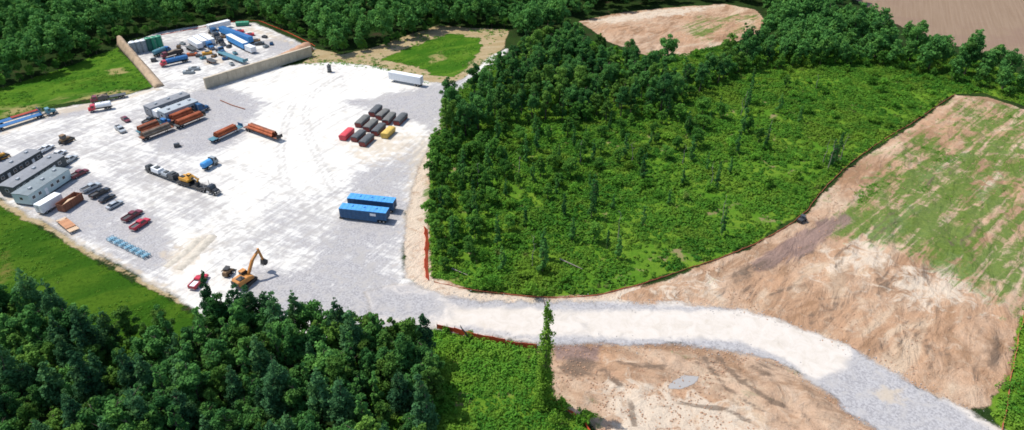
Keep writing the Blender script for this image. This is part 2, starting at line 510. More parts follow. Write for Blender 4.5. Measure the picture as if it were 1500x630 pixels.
GREY = [(GP([(196, 190), (216, 158), (300, 130), (350, 132), (392, 150), (378, 168), (362, 200), (335, 222), (290, 232), (225, 224)]), 5),
        (GP([(508, 150), (560, 140), (620, 128), (690, 112), (668, 140), (650, 165), (634, 200), (612, 182), (560, 166)]), 5),
        (GP([(604, 215), (560, 235), (520, 250), (505, 300), (470, 340), (440, 420), (520, 440), (600, 420), (598, 310)]), 9),
        (GP([(-60, 235), (60, 226), (110, 240), (165, 268), (235, 318), (262, 362), (230, 412), (130, 360), (0, 286)]), 6),
        (GP([(350, 380), (450, 390), (600, 416), (650, 440), (650, 480), (560, 480), (350, 470)]), 8),
        (GP([(60, 168), (130, 152), (130, 168), (60, 182)]), 5),
        (GP([(300, 330), (400, 290), (480, 270), (600, 300), (600, 430), (480, 440), (340, 430)]), 14, 0.5),
        (GP([(-80, 200), (120, 170), (230, 140), (330, 160), (330, 260), (300, 340), (230, 330), (120, 240), (-80, 240)]), 14, 0.52),
        (GP([(0, 200), (120, 190), (200, 230), (260, 300), (230, 330), (120, 240), (0, 230)]), 8, 0.45)]


def pair(pts, gap=2.0, w=.55, wt=1.0):
    c = GP(pts)
    # smooth the line
    tt = np.linspace(0, len(c) - 1, 40)
    c = np.stack([np.interp(tt, np.arange(len(c)), c[:, i]) for i in (0, 1)], 1)
    for _ in range(60):
        c[1:-1] = (c[:-2] + 2 * c[1:-1] + c[2:]) / 4
    d = np.gradient(c, axis=0)
    d /= np.linalg.norm(d, axis=1)[:, None]
    n = np.stack([-d[:, 1], d[:, 0]], 1)
    return [(np.concatenate([c + n * (o + w), (c + n * (o - w))[::-1]]), 0.8, wt) for o in (-gap / 2, gap / 2)]


YRUT = []
for pts in ([(672, 140), (640, 200), (585, 270), (480, 330), (400, 380)], [(660, 150), (610, 235), (540, 280), (430, 330), (330, 360)], [(240, 132), (170, 165), (90, 190), (0, 215)], [(600, 440), (470, 400), (350, 330), (250, 262), (130, 215), (40, 205)],
            [(620, 430), (500, 380), (420, 300), (400, 220), (430, 150)], [(560, 430), (520, 360), (470, 300), (380, 250), (320, 235)], [(280, 128), (270, 150), (240, 230), (200, 280), (230, 330)], [(500, 110), (450, 135), (440, 180), (470, 240), (490, 280)],
            [(470, 105), (500, 112), (500, 100), (480, 95), (462, 100), (470, 110)], [(640, 130), (560, 145), (490, 160), (440, 200)], [(120, 215), (180, 250), (260, 300), (330, 370)], [(150, 205), (210, 245), (300, 300), (380, 380)]):
    YRUT += pair(pts)
sheet('gravel_yard', YARD, 1.0, 0.14, M_YARD, {'rut': YRUT, 'grey': GREY, 'beige': [(GP([(236, 372), (300, 340), (320, 352), (256, 410)]), 5),
      (GP([(600, 220), (640, 190), (634, 240), (612, 300), (606, 400), (594, 400), (596, 310)]), 4),
      (GP([(0, 288), (60, 320), (130, 366), (200, 404), (262, 437), (255, 425), (200, 395), (130, 356), (60, 312), (0, 280)]), 2.5),
      (GP([(0, 180), (90, 158), (180, 143), (232, 126), (236, 132), (150, 156), (70, 174), (0, 200)]), 3),
      (GP([(500, 205), (560, 190), (620, 200), (600, 235), (530, 235)]), 12)]})
ROADRUT = pair([(560, 445), (640, 458), (800, 470), (1000, 475), (1100, 486), (1180, 510), (1260, 555), (1380, 625)], 2.2) + pair([(560, 455), (640, 465), (800, 484), (1000, 487), (1090, 498), (1160, 524), (1240, 575), (1340, 640)], 2.0)
sheet('gravel_pad', PAD, 1.2, 0.17, M_YARD, {'grey': [(PAD, 2, 0.52), (GP([(215, 75), (255, 62), (300, 52), (300, 80), (250, 95), (225, 92)]), 5), (GP([(380, 60), (420, 50), (445, 70), (395, 85)]), 5)], 'beige': [(GP([(300, 85), (330, 85), (330, 95), (300, 95)]), 3),
      (GP([(360, 36), (440, 66), (400, 60), (350, 42)]), 5)]})
sheet('gravel_road', ROAD, 0.8, 0.20, M_ROAD, {'rut': [(q[0], 1.2, .45) for q in ROADRUT], 'grey': [(GP([(1190, 560), (1240, 540), (1250, 510), (1290, 538), (1370, 578), (1540, 690), (1290, 660), (1240, 606)]), 2.5),
      (GP([(640, 436), (900, 443), (1080, 452), (1000, 458), (800, 454), (680, 452)]), 2), (GP([(640, 482), (800, 506), (1060, 514), (1140, 532), (1200, 566), (1160, 530), (1080, 500), (800, 494), (680, 476)]), 2),
      (GP([(540, 425), (600, 416), (650, 440), (640, 470), (540, 470)]), 6)], 'beige': [(GP([(1280, 570), (1330, 570), (1320, 590), (1290, 588)]), 2.5)]})

t_ = NT('muddy_water')
wv = t_.noise(t_.pos(), 0.8, 3)
bw = t_.principled((0.33, 0.31, 0.29), 0.06, t_.bump(wv, 0.05, 0.05), 0.5)
M_WATER = t_.done_edge(bw.outputs[0], t_.pos(), 1.2, 0.15)
sheet('puddle_water', PUDDLE, 0.5, 0.14, M_WATER, margin=1.5)


# ------------------------------------------------------------------ plain materials
MATS = {}


def paint(name, col, rough=0.5, metal=0.0, spec=0.4, var=0.25, scale=1.5):
    if name in MATS:
        return MATS[name]
    t = NT(name)
    o = t.obj()
    n = t.noise(o, scale, 5, 0.65)
    n2 = t.noise(t.warp(o, 0, (1, 1, 0.25)), scale * 2.5, 4, 0.6)
    dark = tuple(c * (1 - var) for c in col)
    dust = tuple(c * 0.7 + d * 0.3 for c, d in zip(col, (0.45, 0.40, 0.33)))
    c = t.mix(t.step(n, 0.35, 0.7), col, dark)
    c = t.mix(t.math('MULTIPLY', t.step(n2, 0.52, 0.75), 0.6), c, dust)
    bs = t.principled(c, rough, None, spec, metal)
    MATS[name] = t.done(bs.outputs[0])
    return MATS[name]


P = dict(
    tyre=paint('tyre_rubber', (0.018, 0.018, 0.019), 0.85), rim=paint('wheel_metal', (0.35, 0.35, 0.36), 0.4, 0.6),
    glass=paint('dark_glass', (0.02, 0.026, 0.032), 0.08, 0, 0.6, 0.1), chassis=paint('black_steel', (0.03, 0.03, 0.032), 0.6),
    black=paint('black_paint', (0.018, 0.02, 0.024), 0.25, 0, 0.5), charcoal=paint('charcoal_paint', (0.05, 0.055, 0.06), 0.3, 0, 0.5),
    white=paint('white_paint', (0.74, 0.75, 0.76), 0.4, var=0.12), silver=paint('silver_paint', (0.42, 0.45, 0.47), 0.35, 0.2),
    red=paint('red_paint', (0.50, 0.02, 0.045), 0.3, 0, 0.5), maroon=paint('maroon_paint', (0.16, 0.018, 0.03), 0.3, 0, 0.5),
    blue=paint('blue_tank_paint', (0.065, 0.31, 0.66), 0.5), blue_side=paint('navy_and_shaded_tank_blue', (0.012, 0.085, 0.20), 0.5),  # the navy also serves as painted-in shade on the tank trailer sides
    blue_truck=paint('blue_truck_paint', (0.02, 0.13, 0.33), 0.4), teal=paint('teal_paint', (0.08, 0.22, 0.27), 0.5),
    yellow=paint('machine_yellow', (0.62, 0.30, 0.03), 0.5), orange=paint('machine_orange', (0.52, 0.22, 0.05), 0.55),
    rust=paint('rusty_steel', (0.43, 0.105, 0.035), 0.8, scale=0.8, var=0.4), rustbrown=paint('brown_rust', (0.26, 0.10, 0.055), 0.85, var=0.4),
    office=paint('office_siding', (0.43, 0.53, 0.53), 0.6, var=0.12), officeroof=paint('office_roof', (0.17, 0.205, 0.22), 0.7, var=0.2, scale=0.5),
    officegrey=paint('office_grey_roof', (0.20, 0.208, 0.225), 0.7, var=0.2, scale=0.5), officelight=paint('office_pale_roof', (0.33, 0.365, 0.385), 0.6, var=0.15, scale=0.5),
    dim=paint('dark_trim', (0.06, 0.07, 0.075), 0.7), galv=paint('galvanised', (0.42, 0.44, 0.45), 0.45, 0.4),
    tarp=paint('black_tarp', (0.085, 0.092, 0.098), 0.75, var=0.3, scale=0.9), tarpgrey=paint('grey_tarp', (0.14, 0.14, 0.13), 0.8, var=0.3, scale=0.9),
    boxred=paint('container_red', (0.20, 0.03, 0.025), 0.6), pink=paint('container_bright_red', (0.60, 0.055, 0.07), 0.55),
    boxyel=paint('container_yellow', (0.62, 0.42, 0.09), 0.6), wood=paint('raw_timber', (0.50, 0.24, 0.12), 0.85, var=0.3),
    palewood=paint('pale_timber', (0.60, 0.43, 0.28), 0.85), green=paint('tank_green', (0.015, 0.24, 0.13), 0.5), dgreen=paint('tank_dark_green', (0.012, 0.10, 0.075), 0.5),
    gtank=paint('tank_grey', (0.27, 0.30, 0.31), 0.5), rack=paint('rack_blue', (0.16, 0.37, 0.50), 0.55, var=0.3), brown=paint('skid_brown', (0.22, 0.13, 0.06), 0.6),
    wall=paint('wall_concrete', (0.50, 0.42, 0.31), 0.9, var=0.25, scale=0.35), earth=paint('berm_earth', (0.40, 0.29, 0.19), 0.95, var=0.4, scale=0.3),
    redearth=paint('berm_clay', (0.46, 0.27, 0.17), 0.95, var=0.3, scale=0.3), dirtload=paint('heaped_spoil', (0.25, 0.19, 0.14), 0.95, var=0.5, scale=1.0),
    heap=paint('heaped_gravel', (0.42, 0.40, 0.385), 0.95, var=0.3, scale=0.8), heap2=paint('heaped_sand', (0.50, 0.45, 0.37), 0.95, var=0.3, scale=0.8), fence=paint('orange_fence_fabric', (0.80, 0.10, 0.035), 0.8, var=0.3), silt=paint('brown_silt_fabric', (0.55, 0.15, 0.07), 0.9, var=0.4, scale=0.2),
    post=paint('fence_post_wood', (0.25, 0.17, 0.10), 0.9), bark=paint('tree_bark', (0.10, 0.075, 0.055), 0.95, var=0.4, scale=3), deadwood=paint('dead_wood', (0.24, 0.21, 0.175), 0.95, var=0.4, scale=3),
    rock=paint('grey_rock', (0.30, 0.28, 0.25), 0.9, var=0.4), lamp=paint('lamp_lens', (0.7, 0.7, 0.66), 0.2), tail=paint('tail_lens', (0.35, 0.01, 0.01), 0.3))


# ------------------------------------------------------------------ mesh builder
class MB:
    def __init__(s):
        s.v, s.f = [], []

    def ring(s, secs, caps=True):
        """loft closed rings of equal vertex count"""
        k = len(secs[0])
        b = len(s.v)
        for r in secs:
            s.v += [tuple(p) for p in r]
        for i in range(len(secs) - 1):
            for j in range(k):
                j2 = (j + 1) % k
                s.f.append((b + i * k + j, b + i * k + j2, b + (i + 1) * k + j2, b + (i + 1) * k + j))
        if caps:
            s.f.append(tuple(b + j for j in reversed(range(k))))
            s.f.append(tuple(b + (len(secs) - 1) * k + j for j in range(k)))
        return s

    def box(s, x0, x1, y0, y1, z0, z1):
        return s.ring([[(x, y0, z0), (x, y1, z0), (x, y1, z1), (x, y0, z1)] for x in (x0, x1)])

    def loft(s, stations, ch=0.12):
        """stations (x, half_width_bottom, half_width_top, z0, z1): chamfered ring"""
        secs = []
        for x, wb, wt, z0, z1 in stations:
            c = min(ch, wt * 0.4, (z1 - z0) * 0.4)
            secs.append([(x, -wb + c, z0), (x, wb - c, z0), (x, wb, z0 + c), (x, wt, z1 - c), (x, wt - c, z1), (x, -wt + c, z1), (x, -wt, z1 - c), (x, -wb, z0 + c)])
        return s.ring(secs)

    def tube(s, p0, p1, r0, r1=None, n=8):
        r1 = r0 if r1 is None else r1
        p0, p1 = Vector(p0), Vector(p1)
        q = (p1 - p0).to_track_quat('Z', 'Y')
        secs = []
        for p, r in ((p0, r0), (p1, r1)):
            secs.append([p + q @ Vector((r * math.cos(2 * PI * j / n), r * math.sin(2 * PI * j / n), 0)) for j in range(n)])
        return s.ring(secs)

    def beam(s, p0, p1, w, h, up=(0, 0, 1)):
        p0, p1 = Vector(p0), Vector(p1)
        d = (p1 - p0).normalized()
        a = d.cross(Vector(up))
        if a.length < 1e-3:
            a = d.cross(Vector((1, 0, 0)))
        a.normalize()
        b = a.cross(d)
        secs = [[p + a * (sx * w / 2) + b * (sy * h / 2) for sx, sy in ((-1, -1), (1, -1), (1, 1), (-1, 1))] for p in (p0, p1)]
        return s.ring(secs)

    def lathe(s, prof, n=14, cx=0, cy=0):
        """prof (r, z) bottom to top"""
        return s.ring([[(cx + r * math.cos(2 * PI * j / n), cy + r * math.sin(2 * PI * j / n), z) for j in range(n)] for r, z in prof])

    def mesh(s, name):
        me = bpy.data.meshes.new(name)
        me.from_pydata(s.v, [], s.f)
        import bmesh
        bm = bmesh.new()
        bm.from_mesh(me)
        bmesh.ops.recalc_face_normals(bm, faces=bm.faces)
        bm.to_mesh(me)
        bm.free()
        return me

    def part(s, name, mat, parent):
        return link(name, s.mesh(name), P[mat] if isinstance(mat, str) else mat, parent)


def thing(name, label, cat, loc=(0, 0, 0), rz=0.0, group=None):
    o = bpy.data.objects.new(name, None)
    o.empty_display_size = 0.5
    COL.objects.link(o)
    o.location = loc
    o.rotation_euler = (0, 0, rz)
    return tag(o, label, cat, group)


def copy_tree(o, parent=None):
    c = o.copy()
    COL.objects.link(c)
    if parent is not None:
        c.parent = parent
    for ch in o.children:
        copy_tree(ch, c)
    return c


GZ = 0.16


def at(p0, p1):
    """tail and nose pixels on the ground -> centre, heading, length"""
    a, b = Vector(G(*p0)), Vector(G(*p1))
    d = b - a
    c = (a + b) / 2
    return (c.x, c.y, GZ), math.atan2(d.y, d.x), d.length


def wheel(parent, x, y, r=0.38, w=0.26, rim='rim', n=14):
    b = MB()
    b.ring([[(x + rr * math.cos(2 * PI * j / n), yy, r + rr * math.sin(2 * PI * j / n)) for j in range(n)] for rr, yy in
            ((r * 0.55, y - w / 2), (r * 0.92, y - w / 2), (r, y - w * 0.3), (r, y + w * 0.3), (r * 0.92, y + w / 2), (r * 0.55, y + w / 2))])
    o = b.part('wheel', 'tyre', parent)
    s = 1 if y > 0 else -1
    MB().tube((x, y + s * (w / 2 - 0.02), r), (x, y + s * (w / 2 + 0.012), r), r * 0.55, r * 0.5, 10).part('rim', rim, o)
    return o


# ------------------------------------------------------------------ road vehicles
def pickup(p0, p1, label, colour, bed='chassis', L=5.7, cat='pickup', group='pickups and cars parked in the yard'):
    loc, rz, _ = at(p0, p1)
    t = thing('pickup_truck', label, cat, loc, rz, group)
    h = L / 2
    b = MB()
    b.loft([(-h, .93, .93, .5, 1.05), (-h + .1, .98, .98, .42, 1.12), (-.25, 1.0, 1.0, .40, 1.14), (1.0, 1.0, 1.0, .40, 1.16), (h - .25, .97, .93, .42, 1.02), (h, .88, .82, .5, .88)], .10)
    b.part('body', colour, t)
    bd = MB().box(-h + .12, -.55, -.78, .78, 1.125, 1.15)
    bd.part('bed_floor', bed, t)
    for s in (-1, 1):
        MB().box(-h + .05, -.5, s * .98 - (.17 if s > 0 else 0), s * .98 + (.17 if s < 0 else 0), 1.11, 1.36).part('bed_side', colour, t)
    tg = MB().box(-h, -h + .08, -.8, .8, 1.0, 1.36).part('tailgate', colour, t)
    MB().box(-h - .03, -h + .01, -.12, .12, 1.15, 1.22).part('handle', 'chassis', tg)
    c = MB()
    c.loft([(-.52, .90, .76, 1.12, 1.62), (-.38, .92, .78, 1.12, 1.84), (.75, .92, .78, 1.12, 1.86), (1.1, .92, .80, 1.12, 1.66), (1.55, .93, .86, 1.12, 1.20)], .08)
    cb = c.part('cab', colour, t)
    w = MB()
    w.ring([[(1.62, -.80, 1.2), (1.62, .80, 1.2), (1.14, .70, 1.69), (1.14, -.70, 1.69)], [(1.60, -.80, 1.17), (1.60, .80, 1.17), (1.10, .70, 1.65), (1.10, -.70, 1.65)]])
    w.part('windscreen', 'glass', cb)
    MB().box(-.56, -.50, -.68, .68, 1.3, 1.58).part('rear_window', 'glass', cb)
    for s in (-1, 1):
        g = MB()
        g.ring([[(x, s * (.935 - (z - 1.2) * .2), z) for x, z in ((-.4, 1.22), (1.3, 1.22), (.92, 1.70), (-.32, 1.72))], [(x, s * (.915 - (z - 1.2) * .2), z) for x, z in ((-.4, 1.22), (1.3, 1.22), (.92, 1.70), (-.32, 1.72))]])
        g.part('side_window', 'glass', cb)
        MB().box(1.0, 1.15, s * 1.0, s * 1.2, 1.2, 1.38).part('mirror', 'chassis', t)
        MB().box(h - .06, h + .02, s * .55 - .16, s * .55 + .16, .7, .86).part('headlight', 'lamp', t)
        MB().box(-h - .02, -h + .05, s * .88 - .07, s * .88 + .07, .85, 1.2).part('tail_light', 'tail', t)
        for x in (-h + 1.15, h - 1.0):
            wheel(t, x, s * .90)
    MB().box(h - .05, h + .1, -.9, .9, .42, .62).part('bumper', 'rim', t)
    MB().box(-h - .12, -h + .05, -.9, .9, .45, .62).part('bumper', 'rim', t)
    return t


def car(p0, p1, label, colour, L=4.8, suv=False, group='pickups and cars parked in the yard'):
    loc, rz, _ = at(p0, p1)
    t = thing('parked_car', label, 'car', loc, rz, group)
    h = L / 2
    top = 1.78 if suv else 1.46
    b = MB()
    b.loft([(-h, .80, .75, .42, .85), (-h + .2, .90, .86, .34, 1.0), (-.8, .93, .90, .3, 1.03), (1.0, .93, .9, .3, 1.0), (h - .3, .9, .84, .34, .84), (h, .74, .68, .42, .70)], .12)
    b.part('body', colour, t)
    c = MB()
    bx = -h + (.15 if suv else .55)
    c.loft([(bx, .80, .72, .95, 1.05), (bx + (.25 if suv else .65), .84, .66, .95, top - .04), (-.1, .86, .66, .95, top), (.5, .86, .68, .95, top - .06), (1.3, .86, .78, .95, 1.02)], .08)
    cb = c.part('cabin', 'glass', t)
    r = MB()
    r.loft([(bx + (.3 if suv else .7), .66, .62, top - .06, top + .02), (-.1, .68, .64, top - .05, top + .05), (.5, .68, .64, top - .1, top + .0)], .03)
    r.part('roof', colour, cb)
    for s in (-1, 1):
        MB().box(.95, 1.1, s * .9, s * 1.08, .98, 1.12).part('mirror', colour, t)
        MB().box(h - .14, h - .02, s * .5 - .17, s * .5 + .17, .6, .72).part('headlight', 'lamp', t)
        MB().box(-h - .01, -h + .08, s * .6 - .16, s * .6 + .16, .7, .84).part('tail_light', 'tail', t)
        for x in (-h + .95, h - .9):
            wheel(t, x, s * .82, .34, .22)
    return t


def tractor(loc, rz, label, colour, group='lorry tractors', sleeper=True):
    """semi tractor, nose towards +x, origin under its middle, 6.6 m long"""
    t = thing('tractor_unit', label, 'truck', loc, rz, group)
    MB().box(-3.3, 3.1, -.42, .42, .72, .95).part('chassis', 'chassis', t)
    cab = MB().loft([(-.9 if sleeper else .1, 1.15, 1.1, 1.0, 3.3 if sleeper else 2.7), (.6, 1.18, 1.12, 1.0, 3.3 if sleeper else 2.75), (1.35, 1.18, 1.1, 1.0, 2.75), (1.7, 1.16, 1.1, 1.0, 1.95)], .14).part('cab', colour, t)
    MB().loft([(1.65, 1.0, .95, .85, 1.92), (3.0, .9, .82, .85, 1.7), (3.3, .82, .74, .85, 1.45)], .18).part('hood', colour, t)
    w = MB()
    w.ring([[(1.74, -.98, 2.0), (1.74, .98, 2.0), (1.43, .92, 2.66), (1.43, -.92, 2.66)], [(1.68, -.98, 1.98), (1.68, .98, 1.98), (1.36, .92, 2.64), (1.36, -.92, 2.64)]])
    w.part('windscreen', 'glass', cab)
    MB().box(3.28, 3.36, -.5, .5, .95, 1.4).part('grille', 'rim', t)
    MB().box(3.2, 3.45, -1.1, 1.1, .5, .8).part('bumper', 'rim', t)
    for s in (-1, 1):
        MB().box(.75, 1.4, s * 1.13, s * 1.19, 1.9, 2.5).part('side_window', 'glass', cab)
        MB().tube((-.2, s * 1.05, .75), (1.0, s * 1.05, .75), .3, n=10).part('fuel_tank', 'rim', t)
        MB().tube((-1.05, s * 1.0, 1.0), (-1.05, s * 1.0, 3.6), .08, n=6).part('exhaust_stack', 'rim', t)
        MB().box(3.0, 3.25, s * .75, s * 1.0, 1.1, 1.3).part('headlight', 'lamp', t)
        wheel(t, 2.45, s * 1.0, .5, .3)
        wheel(t, -1.6, s * .9, .5, .55)
        wheel(t, -2.75, s * .9, .5, .55)
    MB().box(-2.8, -1.5, -.45, .45, 1.0, 1.12).part('fifth_wheel', 'chassis', t)
    return t


def running_gear(t, L, axles=2, w=1.0):
    for k in range(axles):
        for s in (-1, 1):
            wheel(t, -L / 2 + 1.2 + 1.25 * k, s * w, .5, .5)
    for s in (-1, 1):
        MB().beam((L / 2 - 2.4, s * .7, 1.0), (L / 2 - 2.4, s * .7, .02), .14, .14).part('landing_leg', 'chassis', t)


def box_trailer(p0, p1, label, body='white', roof='white', L=None, H=2.7, base=1.15, W=2.55, group='box trailers'):
    loc, rz, l = at(p0, p1)
    L = L or l
    t = thing('box_trailer', label, 'trailer', loc, rz, group)
    MB().box(-L / 2, L / 2, -W / 2, W / 2, base, base + H).part('body', body, t)
    rf = MB().box(-L / 2 - .02, L / 2 + .02, -W / 2 - .02, W / 2 + .02, base + H, base + H + .06).part('roof', roof, t)
    n = int(L / 1.2)
    rib = MB().box(-.03, .03, -W / 2 - .025, W / 2 + .025, base + .1, base + H - .05).mesh('rib')
    for k in range(1, n):
        o = link('rib', rib, P[body], t)
        o.location.x = -L / 2 + L * k / n
    MB().box(-L / 2 + .1, L / 2 - .3, -.5, .5, base - .3, base).part('chassis', 'chassis', t)
    for s in (-1, 1):
        d = MB().box(-L / 2 - .06, -L / 2 - .003, min(s * .03, s * (W / 2 - .05)), max(s * .03, s * (W / 2 - .05)), base + .08, base + H - .08).part('door', body, t)
        MB().tube((-L / 2 - .09, s * .25, base + .1), (-L / 2 - .09, s * .25, base + H - .1), .03, n=5).part('lock_rod', 'rim', d)
    MB().box(-L / 2, -L / 2 + .1, -1.1, 1.1, .5, .65).part('bumper', 'chassis', t)
    running_gear(t, L)
    return t


def flatbed(p0, p1, label, deck='dim', frame='chassis', L=None, low=False, W=2.55, dz=0.0, group='flatbed trailers', head=True):
    loc, rz, l = at(p0, p1)
    L = L or l
    t = thing('flatbed_trailer', label, 'trailer', loc, rz, group)
    z = (0.85 if low else 1.35) + dz
    n = 7
    plank = MB().box(-L / 2, L / 2, -W / n / 2 + .02, W / n / 2 - .02, z - .06, z).mesh('plank')
    for k in range(n):
        o = link('plank', plank, P[deck], t)
        o.location.y = -W / 2 + W / n * (k + .5)
    for s in (-1, 1):
        MB().box(-L / 2 + .05, L / 2 - .05, s * .45 - .08, s * .45 + .08, z - .42, z - .06).part('beam', frame, t)
        MB().box(-L / 2, L / 2, min(s * (W / 2), s * (W / 2 + .05)), max(s * (W / 2), s * (W / 2 + .05)), z - .16, z + .01).part('side_rail', frame, t)
    if head:
        MB().box(L / 2 - .08, L / 2, -W / 2, W / 2, z, z + 1.1).part('headboard', frame, t)
    running_gear(t, L, 3 if low else 2)
    return t, z + GZ, loc, rz, L


def pipes(fb, label, mats, n=3, r=.45, frac=.82, shift=0.0, rows=2, group='rusty pipes on the flatbeds'):
    t, z, loc, rz, L = fb
    l = L * frac
    k = 0
    for row in range(rows):
        m = n - row
        for i in range(m):
            y = (i - (m - 1) / 2) * 2 * r * 1.01
            b = MB()
            nn = 12
            jl = random.uniform(-.15, .15)
            rings = []
            for x, rr in ((l / 2, r), (l / 2, r * .8), (-l / 2, r * .8), (-l / 2, r)):
                rings.append([(x + jl + shift * L, rr * math.cos(2 * PI * j / nn), rr * math.sin(2 * PI * j / nn)) for j in range(nn)])
            b.ring(rings + [rings[0]], caps=False)
            o = link('steel_pipe', b.mesh('steel_pipe'), P[mats[k % len(mats)]])
            zz = z + r + row * r * 1.75
            o.location = (loc[0] - math.sin(rz) * y, loc[1] + math.cos(rz) * y, zz)
            o.rotation_euler = (0, 0, rz)
            tag(o, label, 'pipe', group)
            k += 1


def tipper(p0, p1, label, cab, body, load=None, tank=False, L=None, group='working lorries'):
    loc, rz, l = at(p0, p1)
    L = L or l
    t = thing('work_truck', label, 'truck', loc, rz, group)
    h = L / 2
    MB().box(-h, h - .4, -.42, .42, .7, .98).part('chassis', 'chassis', t)
    c = MB().loft([(h - 2.4, 1.15, 1.1, .85, 2.6), (h - 1.0, 1.15, 1.08, .8, 2.6), (h - .45, 1.15, 1.1, .7, 1.75), (h, 1.0, .95, .6, 1.5)], .14).part('cab', cab, t)
    w = MB()
    w.ring([[(h - .42, -.98, 1.78), (h - .42, .98, 1.78), (h - .90, .92, 2.5), (h - .90, -.92, 2.5)], [(h - .5, -.98, 1.76), (h - .5, .98, 1.76), (h - .98, .92, 2.48), (h - .98, -.92, 2.48)]])
    w.part('windscreen', 'glass', c)
    if tank:
        b = MB()
        nn = 16
        b.ring([[(x, 1.15 * k * math.cos(2 * PI * j / nn), 2.05 + .95 * k * math.sin(2 * PI * j / nn)) for j in range(nn)] for x, k in ((-h + .1, .6), (-h + .3, .95), (-h + .6, 1), (h - 3.1, 1), (h - 2.8, .95), (h - 2.6, .6))])
        tk = b.part('tank', body, t)
        MB().lathe([(.3, 2.95), (.3, 3.12), (.2, 3.16)], 10, -.6).part('hatch', 'rim', tk)
    else:
        x0, x1 = -h, h - 2.6
        b = MB().box(x0, x1, -1.2, 1.2, 1.0, 1.12)
        b.part('bed_floor', body, t)
        for s in (-1, 1):
            MB().box(x0, x1, min(s * 1.12, s * 1.22), max(s * 1.12, s * 1.22), 1.12, 2.35).part('bed_side', body, t)
        MB().box(x1 - .1, x1, -1.12, 1.12, 1.12, 2.6).part('bed_front', body, t)
        MB().box(x0, x0 + .1, -1.12, 1.12, 1.12, 2.3).part('tailgate', body, t)
        if load:
            MB().loft([(x0 + .1, 1.1, .9, 1.12, 1.9), ((x0 + x1) / 2, 1.12, .6, 1.12, 2.7), (x1 - .12, 1.1, .9, 1.12, 2.0)], .2).part('load', load, t)
    for s in (-1, 1):
        MB().box(h - 1.9, h - 1.15, s * 1.12, s * 1.17, 1.75, 2.35).part('side_window', 'glass', c)
        MB().box(h - .1, h + .02, s * .75 - .15, s * .75 + .15, .9, 1.1).part('headlight', 'lamp', t)
        wheel(t, h - 1.1, s * 1.0, .5, .3)
        wheel(t, -h + 1.1, s * .92, .5, .5)
        wheel(t, -h + 2.3, s * .92, .5, .5)
    return t


# ------------------------------------------------------------------ site offices
def office(c, rz, L, W, label, wallm, roofm, H=3.1, steps=True, group='site office cabins'):
    t = thing('office_cabin', label, 'site office', (c[0], c[1], GZ), rz, group)
    b = .5
    MB().box(-L / 2, L / 2, -W / 2, W / 2, b, b + H).part('wall', wallm, t)
    r = MB()
    r.ring([[(x, -W / 2 - .12, b + H), (x, W / 2 + .12, b + H), (x, W / 2 + .12, b + H + .08), (x, 0, b + H + .24), (x, -W / 2 - .12, b + H + .08)] for x in (-L / 2 - .12, L / 2 + .12)])
    rf = r.part('roof', roofm, t)
    n = int(L / 1.5)
    seam = MB().box(-.03, .03, -W / 2 - .1, W / 2 + .1, b + H + .10, b + H + .13).mesh('roof_seam')
    ac = MB().loft([(-.5, .4, .35, 0, .5), (.5, .4, .35, 0, .5)], .08).mesh('roof_vent')
    for k in range(3):
        o = link('roof_vent', ac, P['galv'], rf)
        o.location = (-L / 2 + L * (k + .6) / 3, (-.25 + .2 * k) * W / 2, b + H + .17)
    MB().box(-L / 2 + .1, L / 2 - .1, -W / 2 + .1, W / 2 - .1, .02, b).part('skirting', 'dim', t)
    wm = MB().box(-.5, .5, -.02, .02, -.45, .45).mesh('window')
    fm = MB().box(-.58, .58, -.012, .012, -.53, .53).mesh('frame')
    sm = MB().box(-.02, .02, -.014, .014, 0, H - .1).mesh('siding_batten')
    for s in (-1, 1):
        k = 0
        x = -L / 2 + 1.5
        while x < L / 2 - 1:
            if k % 4 == 2:
                d = MB().box(x - .48, x + .48, min(s * W / 2, s * (W / 2 + .05)), max(s * W / 2, s * (W / 2 + .05)), b, b + 2.1).part('door', 'white', t)
                MB().box(x + .3, x + .38, min(s * (W / 2 + .05), s * (W / 2 + .1)), max(s * (W / 2 + .05), s * (W / 2 + .1)), b + 1, b + 1.1).part('handle', 'dim', d)
                if steps:
                    st = MB()
                    for q in range(3):
                        st.box(x - .6, x + .6, min(s * (W / 2 + .06 + .35 * q), s * (W / 2 + .06 + .35 * (q + 1))), max(s * (W / 2 + .06 + .35 * q), s * (W / 2 + .06 + .35 * (q + 1))), 0.01, b - .02 - .16 * q)
                    st.part('steps', 'palewood', t)
            else:
                f = link('window', fm, P['white'], t)
                f.location = (x, s * (W / 2 + .013), b + 1.75)
                g = link('pane', wm, P['glass'], f)
                g.location = (0, s * .008, 0)
            x += 2.3
            k += 1
        for k in range(1, int(L / 2.3)):
            o = link('siding_batten', sm, P[wallm], t)
            o.location = (-L / 2 + .35 + 2.3 * k, s * (W / 2 + .015), b + .05)
    for s in (-1, 1):
        f = link('window', fm, P['white'], t)
        f.location = (s * (L / 2 + .013), 0, b + 1.75)
        f.rotation_euler = (0, 0, PI / 2)
        g = link('pane', wm, P['glass'], f)
        g.location = (0, -s * .008, 0)
    return t


